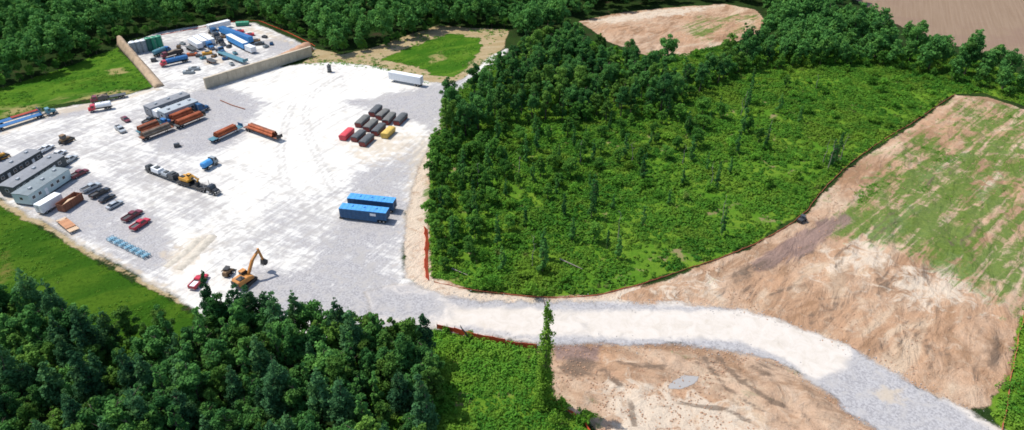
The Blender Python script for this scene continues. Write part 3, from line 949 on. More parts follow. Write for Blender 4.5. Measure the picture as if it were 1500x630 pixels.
def rollbox(c, rz, label, side, top, tarped=True, L=6.4, W=2.4, H=1.45, load=None, group='waste containers'):
    t = thing('waste_container', label, 'container', (c[0], c[1], GZ), rz, group)
    z = .22
    MB().box(-L / 2, L / 2, -W / 2 + .05, W / 2 - .05, z, z + .12).part('floor', side, t)
    for s in (-1, 1):
        sd = MB().box(-L / 2, L / 2, min(s * (W / 2 - .08), s * W / 2), max(s * (W / 2 - .08), s * W / 2), z, z + H).part('side_wall', side, t)
        rib = MB().box(-.06, .06, -.05, .05, z + .05, z + H - .1).mesh('rib')
        for k in range(9):
            o = link('rib', rib, P[side], sd)
            o.location = (-L / 2 + .3 + (L - .6) * k / 8, s * (W / 2 + .03), 0)
        MB().box(s * (L / 2) - .08, s * (L / 2), -W / 2 + .08, W / 2 - .08, z, z + H).part('end_wall', side, t)
        MB().box(-L / 2, L / 2, s * .5 - .08, s * .5 + .08, .02, z).part('skid_rail', 'chassis', t)
        MB().box(-L / 2 - .02, L / 2 + .02, min(s * (W / 2 - .1), s * (W / 2 + .06)), max(s * (W / 2 - .1), s * (W / 2 + .06)), z + H, z + H + .1).part('rim', side, t)
    if tarped:
        b = MB()
        secs = []
        nn = 9
        for i in range(9):
            x = -L / 2 - .05 + (L + .1) * i / 8
            e = 0.75 if i in (0, 8) else 1
            sec = [(x, -W / 2 - .11, z + H - .75 - .12 * (i % 2)), ]
            for j in range(nn):
                a = PI * j / (nn - 1)
                sec.append((x, -math.cos(a) * (W / 2 + .12), z + H + .08 + math.sin(a) * (.42 - .05 * (i % 2)) * e + random.uniform(-.02, .02)))
            sec.append((x, W / 2 + .11, z + H - .75 - .12 * (i % 2)))
            secs.append(sec)
        b.ring(secs)
        b.part('tarp', top, t)
    elif load:
        MB().loft([(-L / 2 + .1, W / 2 - .1, .5, z + .12, z + H * .5), (0, W / 2 - .1, .6, z + .12, z + H * .85), (L / 2 - .1, W / 2 - .1, .5, z + .12, z + H * .55)], .2).part('load', load, t)
    return t


# ------------------------------------------------------------------ machines
def tracks(t, L, gauge, w, h, mat='chassis'):
    for s in (-1, 1):
        b = MB()
        y = s * gauge / 2
        prof = [(-L / 2 + h * .35, 0), (L / 2 - h * .35, 0), (L / 2, h * .45), (L / 2 - h * .2, h), (-L / 2 + h * .2, h), (-L / 2, h * .45)]
        b.ring([[(x, y - w / 2, z + .02) for x, z in prof], [(x, y + w / 2, z + .02) for x, z in prof]])
        tr = b.part('track', mat, t)
        n = int(L / .3)
        g = MB().box(-.05, .05, y - w / 2 - .02, y + w / 2 + .02, h + .0, h + .07).mesh('grouser')
        for k in range(1, n):
            o = link('grouser', g, P['chassis'], tr)
            o.location.x = -L / 2 + h * .2 + (L - h * .4) * k / n


def excavator(loc, rz, label, colour, slew, pts, sc=1.0, group='excavators'):
    """pts: boom foot, knee, stick top, bucket pin in (reach, z)"""
    t = thing('excavator', label, 'excavator', loc, rz, group)
    t.scale = (sc, sc, sc)
    tracks(t, 4.2, 2.3, .6, .85)
    h = MB()
    h.lathe([(.8, .7), (.8, 1.05)], 14)
    h.part('turntable', 'chassis', t)
    cs, sn = math.cos(slew), math.sin(slew)

    def R(x, y, z):
        return (x * cs - y * sn, x * sn + y * cs, z)

    def add(b, name, mat, par=t):
        b.v = [R(*v) for v in b.v]
        return b.part(name, mat, par)
    body = add(MB().loft([(-2.5, 1.05, 1.0, 1.08, 2.0), (-2.2, 1.3, 1.25, 1.05, 2.25), (.2, 1.3, 1.25, 1.05, 2.2), (1.4, 1.3, 1.25, 1.05, 1.75)], .15), 'body', colour)
    add(MB().box(-2.62, -2.52, -1.2, 1.2, 1.1, 1.9), 'counterweight', 'chassis', body)
    add(MB().box(-2.0, -.6, -1.0, .2, 2.25, 2.42), 'engine_cover', 'chassis', body)
    add(MB().tube((-1.2, -.7, 2.4), (-1.2, -.7, 2.9), .09, n=6), 'exhaust_pipe', 'chassis', body)
    cab = add(MB().loft([(-.3, .5, .48, 1.3, 2.9), (.9, .5, .48, 1.3, 2.95), (1.5, .5, .46, 1.3, 2.0)], .08), 'cab', 'glass')
    cab.data.transform(Matrix.Translation(Vector(R(0, .78, 0))))
    rf = add(MB().box(-.35, .95, -.52 + .78, .52 + .78, 2.93, 3.02), 'cab_roof', colour, cab)
    q = [Vector((x, -.1, z)) for x, z in pts]
    bm = MB().beam(q[0], q[1], .42, .65).beam(q[1] - (q[1] - q[0]).normalized() * .1, q[2], .4, .55)
    boom = add(bm, 'boom', colour)
    st = add(MB().beam(q[2] + (q[2] - q[3]).normalized() * .5, q[3], .34, .45), 'stick', colour)
    add(MB().tube(q[0] + Vector((.6, .35, -.1)), (q[0] + q[1]) / 2 + Vector((0, .35, 0)), .09, n=6), 'boom_ram', 'rim', boom)
    add(MB().tube((q[1] + q[2]) / 2 + Vector((0, 0, .5)), q[2] + Vector((.1, 0, .45)), .09, n=6), 'stick_ram', 'rim', st)
    p = q[3]
    b = MB()
    prof = [(-.25, .25), (.35, .3), (.75, -.3), (.55, -.95), (.0, -1.15), (-.5, -.8)]
    b.ring([[(p.x + x, p.y - .55, p.z + z) for x, z in prof], [(p.x + x, p.y + .55, p.z + z) for x, z in prof]])
    bk = add(b, 'bucket', 'chassis')
    for k in range(4):
        add(MB().box(p.x - .62, p.x - .46, p.y - .5 + .3 * k, p.y - .38 + .3 * k, p.z - 1.0, p.z - .75), 'tooth', 'rim', bk)
    return t


def dozer(p0, p1, label, colour, group='tracked machines'):
    loc, rz, l = at(p0, p1)
    t = thing('bulldozer', label, 'bulldozer', loc, rz, group)
    tracks(t, 3.6, 2.1, .6, 1.0)
    MB().loft([(-1.6, .8, .75, .6, 1.7), (.3, .75, .7, .6, 1.75), (1.7, .6, .55, .6, 1.6)], .1).part('body', colour, t)
    cb = MB().loft([(-1.2, .75, .65, 1.7, 2.95), (.2, .75, .65, 1.7, 2.95)], .08).part('cab', 'glass', t)
    MB().box(-1.3, .3, -.75, .75, 2.95, 3.05).part('cab_roof', colour, cb)
    MB().tube((.9, .2, 1.7), (.9, .2, 2.6), .09, n=6).part('exhaust_pipe', 'chassis', t)
    b = MB()
    b.ring([[(2.2 + x, -1.7, z) for x, z in ((.15, .1), (.0, .6), (.1, 1.15), (.2, 1.15), (.1, .6), (.25, .1))], [(2.2 + x, 1.7, z) for x, z in ((.15, .1), (.0, .6), (.1, 1.15), (.2, 1.15), (.1, .6), (.25, .1))]])
    b.part('blade', 'dim', t)
    for s in (-1, 1):
        MB().beam((-.4, s * 1.5, .5), (2.2, s * 1.5, .45), .16, .2).part('push_arm', colour, t)
    MB().beam((-1.7, 0, .9), (-2.4, 0, 1.1), .5, .3).beam((-2.4, 0, 1.2), (-2.5, 0, .3), .12, .2).part('ripper', 'dim', t)
    return t


def skid_steer(p0, p1, label, colour, group='tracked machines'):
    loc, rz, l = at(p0, p1)
    t = thing('skid_steer', label, 'loader', loc, rz, group)
    for s in (-1, 1):
        for x in (-.6, .6):
            wheel(t, x, s * .85, .45, .32)
        MB().beam((-1.1, s * .75, 1.75), (1.0, s * .75, 1.1), .14, .28).beam((1.0, s * .75, 1.15), (1.55, s * .75, .5), .14, .24).part('lift_arm', colour, t)
    MB().loft([(-1.4, .62, .58, .35, 1.5), (-.5, .66, .62, .3, 1.6), (1.0, .64, .6, .3, 1.0)], .1).part('body', colour, t)
    cb = MB().loft([(-.7, .55, .52, 1.3, 2.1), (.7, .55, .5, 1.0, 2.05)], .06).part('cab', 'glass', t)
    MB().box(-.8, .8, -.58, .58, 2.08, 2.15).part('cab_roof', 'chassis', cb)
    b = MB()
    prof = [(1.5, .1), (2.3, .05), (2.3, .12), (1.65, .25), (1.6, .8), (1.45, .8)]
    b.ring([[(x, -.95, z) for x, z in prof], [(x, .95, z) for x, z in prof]])
    b.part('bucket', 'chassis', t)
    return t


def fractank(p0, p1, label, patch=False):
    loc, rz, l = at(p0, p1)
    L, W = 13.6, 2.9
    t = thing('storage_tank', label, 'tank trailer', loc, rz, 'blue tank trailers')
    b = MB()
    # wheels at the +x end, sloped nose at the -x end
    secs = []
    for y in (-W / 2, W / 2):
        secs.append([(-L / 2 + .3, y, .75), (L / 2 - 3.0, y, .35), (L / 2 - 2.6, y, 1.15), (L / 2, y, 1.15), (L / 2, y, 3.55), (-L / 2, y, 3.55), (-L / 2, y, 1.2)])
    b.ring(secs)
    b.part('tank_body', 'blue_side', t)  # sides darker than the roof: shade put into the blue
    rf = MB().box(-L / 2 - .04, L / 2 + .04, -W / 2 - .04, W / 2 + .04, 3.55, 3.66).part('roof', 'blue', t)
    rib = MB().box(-.05, .05, -W / 2 - .07, W / 2 + .07, 1.2, 3.53).mesh('rib')
    for k in range(10):
        o = link('rib', rib, P['blue_side'], t)
        o.location.x = -L / 2 + .8 + (L - 1.6) * k / 9
    seam = MB().box(-.04, .04, -W / 2 - .02, W / 2 + .02, 3.66, 3.71).mesh('roof_seam')
    for k in range(10):
        o = link('roof_seam', seam, P['blue'], rf)
        o.location.x = -L / 2 + .8 + (L - 1.6) * k / 9
    for x in (-3.5, 0, 3.5):
        MB().lathe([(.35, 3.66), (.35, 3.85), (.25, 3.9)], 12, x, 0.4).part('hatch', 'blue', rf)
    for s in (-1, 1):
        MB().tube((-L / 2 + .2, s * (W / 2 - .05), 4.5), (L / 2 - .2, s * (W / 2 - .05), 4.5), .025, n=5).part('guard_rail', 'blue', rf) if False else None
        for x in (L / 2 - .9, L / 2 - 2.0):
            wheel(t, x, s * 1.1, .5, .5)
    MB().box(-L / 2 - .5, -L / 2 + .2, -.5, .5, 1.0, 1.4).part('hitch', 'chassis', t)
    MB().box(-L / 2 - .4, -L / 2 + .5, -1.2, 1.2, .02, .5).part('nose_skid', 'chassis', t)
    ld = MB()
    for y in (-.3, .3):
        ld.tube((L / 2 + .15, y, .6), (L / 2 + .15, y, 3.8), .03, n=5)
    for k in range(9):
        ld.tube((L / 2 + .15, -.3, .8 + .33 * k), (L / 2 + .15, .3, .8 + .33 * k), .02, n=4)
    ld.part('ladder', 'dim', t)
    for y in (-.7, .7):
        MB().tube((L / 2, y, 1.5), (L / 2 + .25, y, 1.5), .14, n=8).part('valve', 'rim', t)
    if patch:
        MB().box(L / 2 - 4.6, L / 2 - 2.9, -W / 2 - .10, -W / 2 - .075, 2.3, 3.1).part('panel', 'white', t)
    return t


def upright_tank(p, label, body, top, H=5.2, r=1.35, group='upright tanks'):
    x, y = G(*p)
    t = thing('upright_tank', label, 'tank', (x, y, GZ), random.uniform(0, 6), group)
    MB().lathe([(r * 1.03, 0.01), (r * 1.03, .12), (r, .14), (r, H)], 20).part('shell', body, t)
    tp = MB().lathe([(r * 1.03, H - .08), (r * 1.03, H + .03), (r * .6, H + .3), (.3, H + .4), (.3, H + .55), (.2, H + .58)], 20).part('top', top, t)
    for z in (1.3, 2.6, 3.9):
        MB().lathe([(r + .002, z), (r + .05, z + .03), (r + .05, z + .12), (r + .002, z + .15)], 20).part('hoop', body, t)
    ld = MB()
    for yy in (-.22, .22):
        ld.tube((r + .12, yy, .1), (r + .12, yy, H + .5), .03, n=4)
    for k in range(14):
        ld.tube((r + .12, -.22, .4 + .36 * k), (r + .12, .22, .4 + .36 * k), .02, n=4)
    ld.part('ladder', 'galv', t)
    return t


# ------------------------------------------------------------------ things in the yard
def off_from_roof(nr, fr, L, W, zr=3.7):
    """right-hand roof edge (near end, far end) at roof level -> centre, heading"""
    a, b = Vector(G(*nr, zr)), Vector(G(*fr, zr))
    d = (b - a).normalized()
    n = Vector((-d.y, d.x))
    c = a + d * (L / 2) + n * (W / 2)
    return (c.x, c.y), math.atan2(d.y, d.x)


def roof_len(nr, fr, zr=3.7):
    return (Vector(G(*fr, zr)) - Vector(G(*nr, zr))).length


for nr, fr, W, lab, wm, rm in (
        ((41, 287), (101, 248), 5.6, 'pale teal site office cabin beside the white box trailer', 'office', 'officeroof'),
        ((19, 275), (94, 228), 5.2, 'grey-roofed site office cabin, middle of the three at the left edge', 'dim', 'officegrey'),
        ((-14, 264), (60, 221), 5.2, 'grey-roofed site office cabin cut off by the left picture edge', 'dim', 'officegrey'),
        ((241, 166.5), (290, 148), 4.6, 'pale-roofed cabin directly behind the rusty pipe trailers', 'officelight', 'officelight'),
        ((220, 159.5), (278, 138.5), 4.6, 'grey-roofed cabin, rear one of the pair behind the pipe trailers', 'officegrey', 'officegrey')):
    L = roof_len(nr, fr)
    c, rz = off_from_roof(nr, fr, L, W)
    office(c, rz, L, W, lab, wm, rm)

# vehicles parked beside the offices
pickup((60, 226), (76, 217), 'white pickup parked at the far end of the leftmost office cabin', 'white')
pickup((78, 234), (94, 225), 'white pickup with dark bed at the far end of the middle office cabin', 'white')
pickup((96, 242), (110, 233), 'silver pickup standing just past the teal office cabin', 'silver')
pickup((107, 263), (127, 253), 'maroon pickup standing alone beside the teal office cabin', 'maroon')
pickup((124, 283), (145, 273), 'silver pickup at the left end of the parked row', 'silver')
pickup((136, 292), (159, 280), 'large black pickup second in the parked row', 'black', L=6.0)
car((148, 299), (168, 288), 'black car third in the parked row', 'black')
car((160, 308), (178, 298), 'pale silver-blue car at the right end of the parked row', 'silver')
pickup((183, 327), (207, 312), 'dark maroon crew pickup beside the bright red pickup', 'maroon', L=6.0)
pickup((196, 339), (217, 325), 'bright red pickup with an open grey bed', 'red', bed='dim', L=5.8)
car((178, 173), (192, 182), 'small maroon car near the rear grey cabin', 'maroon')
pickup((170, 187), (185, 198), 'silver pickup near the left rusty pipe trailer', 'silver')

# white box trailer, open container, timber trailer, blue racks
loc, rz, l = at((62, 315), (88, 298))
t = box_trailer((63, 314), (88, 299), 'small white box trailer beside the teal office cabin', 'white', 'white', L=7.0, H=2.5, base=.75, W=2.5)
c, rz, _ = at((93, 310), (117, 294))
rollbox(c, rz, 'open rust-rimmed container holding white scrap next to the white box trailer', 'rustbrown', None, False, L=7.0, W=2.6, H=2.2, load='palewood')
fb = flatbed((86, 321), (116, 346), 'low flatbed trailer at the grass edge carrying timber', 'palewood', 'chassis', L=9.0, low=True, W=2.6, head=False)
t, z, loc, rz, L = fb
for i in range(6):
    b = MB().box(-2.9, 2.4, -.19, .19, 0, .22)
    o = link('timber_beam', b.mesh('timber_beam'), P['wood'])
    y = -1.05 + .42 * i
    o.location = (loc[0] - math.sin(rz) * y, loc[1] + math.cos(rz) * y, z + .005)
    o.rotation_euler = (0, 0, rz)
    tag(o, 'orange-brown timber lying on the low flatbed at the grass edge', 'timber', 'timbers on the low flatbed')


def rack(loc, rz, label, group='blue racks by the grass edge'):
    t = thing('steel_rack', label, 'rack', loc, rz, group)
    for sx in (-1, 1):
        for sy in (-1, 1):
            MB().beam((sx * .75, sy * 1.0, .01), (sx * .75, sy * 1.0, 1.0), .1, .1).part('post', 'rack', t)
        MB().beam((sx * .75, -1.0, .95), (sx * .75, 1.0, .95), .09, .09).part('rail', 'rack', t)
    for k in range(6):
        MB().box(-.8, .8, -1.0 + .36 * k, -.82 + .36 * k, .5, .58).part('slat', 'rack', t)
    for k in range(3):
        MB().tube((-.7, -.6 + .5 * k, .72), (.7, -.6 + .5 * k, .72), .14, n=8).part('roll', 'rack', t)
    return t


a, b_ = Vector(G(165, 353)), Vector(G(214, 377))
d = b_ - a
for k in range(7):
    p = a + d * (k / 6)
    rack((p.x, p.y, GZ), math.atan2(d.y, d.x) + random.uniform(-.08, .08), 'low blue steel rack in the row near the grass edge')

# pipe trailers
fb = flatbed((203, 199), (236, 186), 'flatbed carrying orange rusty pipes, rear left of the pipe trailers', 'teal', 'teal')
pipes(fb, 'orange rusty pipe on the rear left pipe trailer', ['rust', 'rustbrown'])
fb = flatbed((207, 208), (254, 190), 'flatbed with grey-brown pipes nearest the camera in the pipe trailer group', 'rustbrown', 'chassis')
pipes(fb, 'grey-brown rusty pipe on the front left pipe trailer', ['dirtload', 'rustbrown', 'dirtload'])
fb = flatbed((250, 182), (284, 168), 'flatbed with orange pipes right against the pale cabin', 'rustbrown', 'chassis')
pipes(fb, 'orange rusty pipe on the trailer against the pale cabin', ['rust'])
fb = flatbed((258, 190), (300, 173), 'flatbed with bright orange pipes at the right of the pipe trailer group', 'dim', 'chassis')
pipes(fb, 'bright orange pipe on the right-hand trailer of the group', ['rust'])
l_, r_, _ = at((287, 167), (301, 162))
tractor(l_, r_, 'dark blue tractor unit in front of the pale cabin', 'blue_side')
l_, r_, _ = at((232, 189), (246, 183))
tractor(l_, r_, 'blue tractor unit between the pipe trailers', 'blue_truck', sleeper=False)
l_, r_, _ = at((216, 178), (236, 170))
box_trailer((240, 176), (221, 167), 'short white box trailer between the grey cabin and the pipe trailers', 'white', 'white', L=6.5, H=2.3, base=.8)
pickup((214, 183), (226, 176), 'dark pickup beside the short white box trailer', 'charcoal')
fb = flatbed((309, 211), (354, 190), 'lone teal flatbed with orange pipes, left of the two in the open yard', 'teal', 'blue_side')
pipes(fb, 'orange rusty pipe on the lone teal flatbed', ['rust'], frac=.62)
fb = flatbed((362, 190), (411, 208), 'lone flatbed with brown-orange pipes, right of the two in the open yard', 'rustbrown', 'chassis')
pipes(fb, 'brown-orange pipe on the right lone flatbed', ['rust', 'rustbrown', 'rust'], frac=.72)
b = MB()
a, c_ = G(323, 148), G(359, 161)
b.tube((a[0], a[1], GZ + .18), ((a[0] + c_[0]) / 2, (a[1] + c_[1]) / 2 - .5, GZ + .18), .18, n=8).tube(((a[0] + c_[0]) / 2, (a[1] + c_[1]) / 2 - .5, GZ + .18), (c_[0], c_[1], GZ + .18), .18, n=8)
o = link('long_pipe', b.mesh('long_pipe'), P['rustbrown'])
tag(o, 'long thin rusty pipe lying on grey gravel below the tan wall', 'pipe')


def generator(p, label, col, s=1.0, rz=.4, cat='generator', group=None):
    x, y = G(*p)
    t = thing('generator', label, cat, (x, y, GZ), rz, group)
    t.scale = (s, s, s)
    MB().loft([(-.9, .55, .5, .35, 1.35), (.9, .55, .5, .35, 1.35)], .1).part('housing', col, t)
    MB().box(-1.0, 1.2, -.5, .5, .25, .34).part('frame', 'chassis', t)
    for s_ in (-1, 1):
        wheel(t, 0, s_ * .62, .28, .16)
    MB().tube((.5, 0, 1.35), (.5, 0, 1.7), .05, n=6).part('exhaust_pipe', 'chassis', t)
    MB().beam((1.2, 0, .3), (2.0, 0, .3), .1, .1).part('drawbar', 'chassis', t)
    return t


generator((260, 216), 'small dark towed generator alone on grey gravel below the pipe trailers', 'charcoal')

# lowboy with excavator and the long machine trailer
fb = flatbed((218, 250), (262, 267), 'low trailer loaded with white machine parts, left of the yellow excavator', 'dim', 'chassis', low=True, head=False)
t, z, loc, rz, L = fb


def on_deck(fb, x, y, dz=0.0):
    t, z, loc, rz, L = fb
    return (loc[0] + math.cos(rz) * x - math.sin(rz) * y, loc[1] + math.sin(rz) * x + math.cos(rz) * y, z + .005 + dz)


def crate(pos, rz, label, col, sx=2.0, sy=1.8, sz=1.4, group='machine parts on the low trailer'):
    t = thing('machine_housing', label, 'machine part', pos, rz, group)
    MB().loft([(-sx / 2, sy / 2, sy / 2 * .9, .1, sz), (sx / 2, sy / 2, sy / 2 * .9, .1, sz * .9)], .12).part('housing', col, t)
    for k in (-1, 1):
        MB().box(-sx / 2, sx / 2, k * sy * .35 - .08, k * sy * .35 + .08, 0, .1).part('skid', 'chassis', t)
    MB().box(-sx * .2, sx * .25, -sy * .3, sy * .3, sz, sz + .18).part('cover', 'dim', t)
    return t


crate(on_deck(fb, -L * .42, 0), rz, 'dark boxy machine part at the tail of the low trailer', 'charcoal', 1.6, 2.2, 1.3)
crate(on_deck(fb, -L * .15, 0), rz, 'large white machine housing on the low trailer', 'white', 3.4, 2.3, 1.6)
crate(on_deck(fb, L * .14, 0), rz, 'grey-white machine housing in the middle of the low trailer', 'silver', 2.6, 2.2, 1.2)
crate(on_deck(fb, L * .38, 0), rz, 'dark machine housing at the nose of the low trailer', 'charcoal', 2.4, 2.4, 1.8)
fb = flatbed((263, 268), (303, 280), 'long lowboy trailer carrying the yellow excavator', 'chassis', 'chassis', low=True, W=2.9, head=False)
excavator(on_deck(fb, -1.6, 0), fb[3], 'yellow excavator loaded on the lowboy in mid yard', 'yellow', .0, [(1.0, 1.9), (3.0, 3.6), (5.2, 2.6), (4.2, 1.35)], .95)
l_, r_, _ = at((301, 280), (317, 285))
tractor(l_, r_, 'black tractor unit at the front of the lowboy with the excavator', 'black', sleeper=False)

# blue water tank machine
loc, rz, _ = at((297, 252), (319, 239))
t = thing('water_bowser', 'small blue tank truck with grey cab alone in mid yard', 'tank truck', loc, rz, 'working lorries')
MB().box(-2.8, 2.8, -.5, .5, .6, .8).part('chassis', 'chassis', t)
b = MB()
b.ring([[(x, 1.15 * k * math.cos(2 * PI * j / 14), 1.85 + 1.0 * k * math.sin(2 * PI * j / 14)) for j in range(14)] for x, k in ((-2.9, .5), (-2.75, .9), (-2.5, 1), (.4, 1), (.65, .9), (.8, .5))])
b.part('tank', 'blue', t)
MB().loft([(1.0, 1.1, 1.05, .8, 2.9), (2.2, 1.1, 1.0, .8, 2.9), (2.7, 1.1, 1.0, .7, 1.9), (2.9, 1.0, .9, .6, 1.6)], .12).part('cab', 'gtank', t)
for s in (-1, 1):
    wheel(t, 1.9, s * 1.0, .5, .3)
    wheel(t, -1.6, s * .95, .5, .5)
    MB().box(1.5, 2.3, s * 1.07, s * 1.12, 1.9, 2.6).part('side_window', 'glass', t)
MB().box(.82, .95, -1.0, 1.0, 1.0, 3.0).part('guard', 'dim', t)

# near excavator and skid steer
ex, ey = G(361, 416)
a2, b2 = G(363, 405), G(382, 404)
excavator((ex, ey, GZ), math.radians(70), 'orange excavator with raised boom working behind the near trees', 'orange', math.radians(-12),
          [(1.0, 2.0), (2.7, 4.6), (4.6, 5.9), (5.2, 2.9)], 1.15)
skid_steer((328, 410), (341, 396), 'brown and black skid steer loader left of the orange excavator', 'brown')
pickup((284, 424), (300, 408), 'red and white pickup half hidden behind the near trees', 'red', bed='white')

# rolls of waste containers
BOX = [((531, 216), (544, 204), 'dark-tarped container at the front right corner of the container group', 'boxred', 'tarp'),
       ((519, 209), (532, 198), 'dark-tarped container with pale patches, middle of the front row', 'boxred', 'tarp'),
       ((502, 207), (515, 195), 'bright red container at the front left of the container group', 'pink', 'pink'),
       ((525, 188), (538, 176), 'grey-tarped container at the left end of the middle row', 'boxred', 'tarpgrey'),
       ((537, 194), (550, 182), 'grey-tarped container second from the left in the middle row', 'boxred', 'tarpgrey'),
       ((549, 200), (561, 188), 'dark-tarped container beside the yellow one', 'boxred', 'tarp'),
       ((563, 204), (575, 193), 'yellow container at the right of the container group', 'boxyel', 'boxyel'),
       ((545, 172), (556, 161), 'dark-tarped container at the rear left corner of the container group', 'boxred', 'tarp'),
       ((555, 177), (567, 167), 'dark-tarped container second from the left in the rear row', 'boxred', 'tarpgrey'),
       ((565, 184), (576, 172), 'grey-tarped container third in the rear row', 'boxred', 'tarpgrey'),
       ((581, 185), (593, 173), 'dark-tarped container standing apart at the rear right', 'boxred', 'tarp')]
for p0, p1, lab, sd, tp in BOX:
    c, rz, l = at(p0, p1)
    rollbox(c, rz, lab, sd, tp, True, L=min(7.0, max(6.0, l)))

fractank((503, 318), (568, 325), 'blue tank trailer nearer the camera with a white panel on its side', True)
fractank((514, 303), (579, 310), 'blue tank trailer standing behind the one with the white panel')
box_trailer((617, 127), (574, 119), 'long white box trailer alone at the far edge of the yard', 'white', 'white', L=14.6, H=2.9)

# upper left of the yard
tipper((166, 159), (131, 165), 'red-cabbed truck with a white tank at the meadow edge', 'red', 'white', tank=True)
tipper((160, 147), (134, 152), 'dark-cabbed truck behind the red tank truck', 'maroon', 'charcoal', load='dirtload')
flatbed((186, 142), (160, 147), 'dark flatbed trailer behind the red tank truck', 'dim', 'chassis')
for p0, p1, lab, dk in (((-8, 194), (62, 172), 'long blue flatbed trailer, nearer of the two at the left edge', 'blue_truck'), ((-8, 187), (58, 167), 'long blue flatbed trailer, farther of the two at the left edge', 'blue_truck')):
    fb = flatbed(p0, p1, lab, dk, 'blue_side', W=2.6)
for k in range(4):
    o = link('steel_beam', MB().box(-4.5, 4.5, -.12, .12, 0, .3).mesh('steel_beam'), P['pink' if k % 2 else 'rust'])
    o.location = on_deck(fb, 3.0, -.7 + .45 * k)
    o.rotation_euler = (0, 0, fb[3])
    tag(o, 'red steel beam on the farther blue flatbed at the left edge', 'beam', 'red beams on the blue flatbed')
l_, r_, _ = at((62, 172), (76, 168))
tractor(l_, r_, 'dark teal tractor unit at the front of the blue flatbeds', 'teal', sleeper=False)
dozer((84, 216), (110, 203), 'yellow-brown bulldozer on the white track above the offices', 'brown')
dozer((-8, 238), (10, 230), 'yellow bulldozer half cut off by the left picture edge', 'yellow')
x, y = G(483, 106)
t = thing('upright_tank', 'lone dark upright tank on white gravel below the forest edge', 'tank', (x, y, GZ), .3)
MB().lathe([(1.0, .01), (1.0, .3), (.85, .32), (.85, 2.6), (.8, 2.7)], 16).part('shell', 'charcoal', t)
MB().lathe([(.92, 2.68), (.92, 2.82), (.5, 3.1), (.3, 3.15), (.3, 3.5), (.2, 3.55)], 16).part('top', 'dim', t)
for z in (1.0, 1.8):
    MB().lathe([(.852, z), (.9, z + .03), (.9, z + .1), (.852, z + .13)], 16).part('hoop', 'gtank', t)

# ------------------------------------------------------------------ walled compound
def wall_run(a, b, hA, hB, th, n, name, label, mat, cap):
    a, b = Vector(a), Vector(b)
    d = b - a
    t = thing(name, label, 'wall', (a.x, a.y, 0.1), math.atan2(d.y, d.x))
    L = d.length
    for k in range(n):
        x0, x1 = L * k / n, L * (k + 1) / n
        h = hA + (hB - hA) * (k + .5) / n + random.uniform(-.04, .04)
        yo = random.uniform(-.03, .03)
        MB().box(x0 + .03, x1 - .03, -th / 2 + yo, th / 2 + yo, 0, h).part('panel', mat, t)
        MB().box(x0 + .005, x1 - .005, -th / 2 - .08, th / 2 + .08, h, h + .14).part('coping', cap, t)
    return t


wall_run(G(302, 131), G(457, 82), 4.4, 4.2, .9, 26, 'compound_wall', 'long tan panel wall along the near side of the equipment compound', 'wall', 'wall')


def berm(pts, h0, h1, w, name, label, mat):
    """earth bank along a line"""
    pts = [Vector(p) for p in pts]
    secs = []
    n = 40
    cum = [0]
    for i in range(len(pts) - 1):
        cum.append(cum[-1] + (pts[i + 1] - pts[i]).length)
    V = []
    for k in range(n + 1):
        s = cum[-1] * k / n
        i = max(j for j in range(len(pts) - 1) if cum[j] <= s + 1e-6)
        f = (s - cum[i]) / (cum[i + 1] - cum[i])
        p = pts[i].lerp(pts[i + 1], f)
        d = (pts[i + 1] - pts[i]).normalized()
        nn = Vector((-d.y, d.x))
        h = h0 + (h1 - h0) * k / n
        sec = []
        for u, z in ((-1, 0), (-.7, .35), (-.35, .9), (-.1, 1), (.15, 1), (.4, .85), (.75, .3), (1, 0)):
            j = random.uniform(-.15, .15) if 0 < z else 0
            q = p + nn * (u * w + j)
            sec.append((q.x, q.y, .02 + h * z * random.uniform(.9, 1.1)))
        secs.append(sec)
    o = link(name, MB().ring(secs).mesh(name), P[mat])
    for f in o.data.polygons:
        f.use_smooth = True
    return tag(o, label, 'earth bank' if 'bank' in name else 'gravel heap')


berm([G(178, 66), G(206, 96), G(234, 128)], 4.6, 1.2, 2.2, 'earth_bank', 'brown earth bank between the meadow and the upright tanks', 'earth')
berm([G(392, 93), G(430, 80), G(452, 72)], .9, 3.4, 4.0, 'earth_bank', 'reddish clay bank inside the right end of the tan wall', 'redearth')

berm([G(243, 392), G(270, 372), G(292, 350)], .25, .4, 1.5, 'gravel_heap', 'long low beige gravel windrow beside the blue racks', 'heap2')
berm([G(262, 396), G(285, 374), G(312, 346)], .3, .45, 1.8, 'gravel_heap', 'long low beige gravel windrow nearer the skid steer', 'heap2')
for i, (px, lab) in enumerate(((198, 'grey upright tank at the left end of the tank row'), (206, 'second grey upright tank from the left end of the tank row'), (213.5, 'grey upright tank touching the dark green ones'))):
    upright_tank((px, 79 - i * 1.5), lab, 'gtank', 'white')
for i, (px, lab) in enumerate(((221, 'dark green upright tank beside the grey ones'), (228.5, 'green upright tank in the middle of the green ones'), (236, 'bright green upright tank at the right end of the tank row'))):
    upright_tank((px, 74.5 - i * 1.6), lab, 'dgreen' if i == 0 else 'green', 'green', H=5.6)
tipper((226, 85), (250, 75), 'blue box truck with a pale roof in front of the upright tanks', 'blue_truck', 'teal', tank=True, L=9)
tipper((268, 79), (238, 87), 'dark red truck between two blue trucks in the compound', 'maroon', 'chassis', load='dirtload', L=9.5)
tipper((277, 90), (236, 99), 'red-cabbed truck with a long blue tank in the compound', 'red', 'blue_truck', tank=True)
generator((226, 91), 'small dark generator at the foot of the brown earth bank', 'charcoal', 1.2)
for p0, p1, lab in (((276, 62), (300, 77), 'white trailer, leftmost of the parallel white ones in the compound'), ((284, 59), (306, 72), 'white trailer, second of the parallel white ones in the compound'), ((294, 57), (316, 69), 'white trailer, rightmost of the parallel white ones in the compound')):
    box_trailer(p0, p1, lab, 'white', 'white', L=11, H=2.0, base=.9)
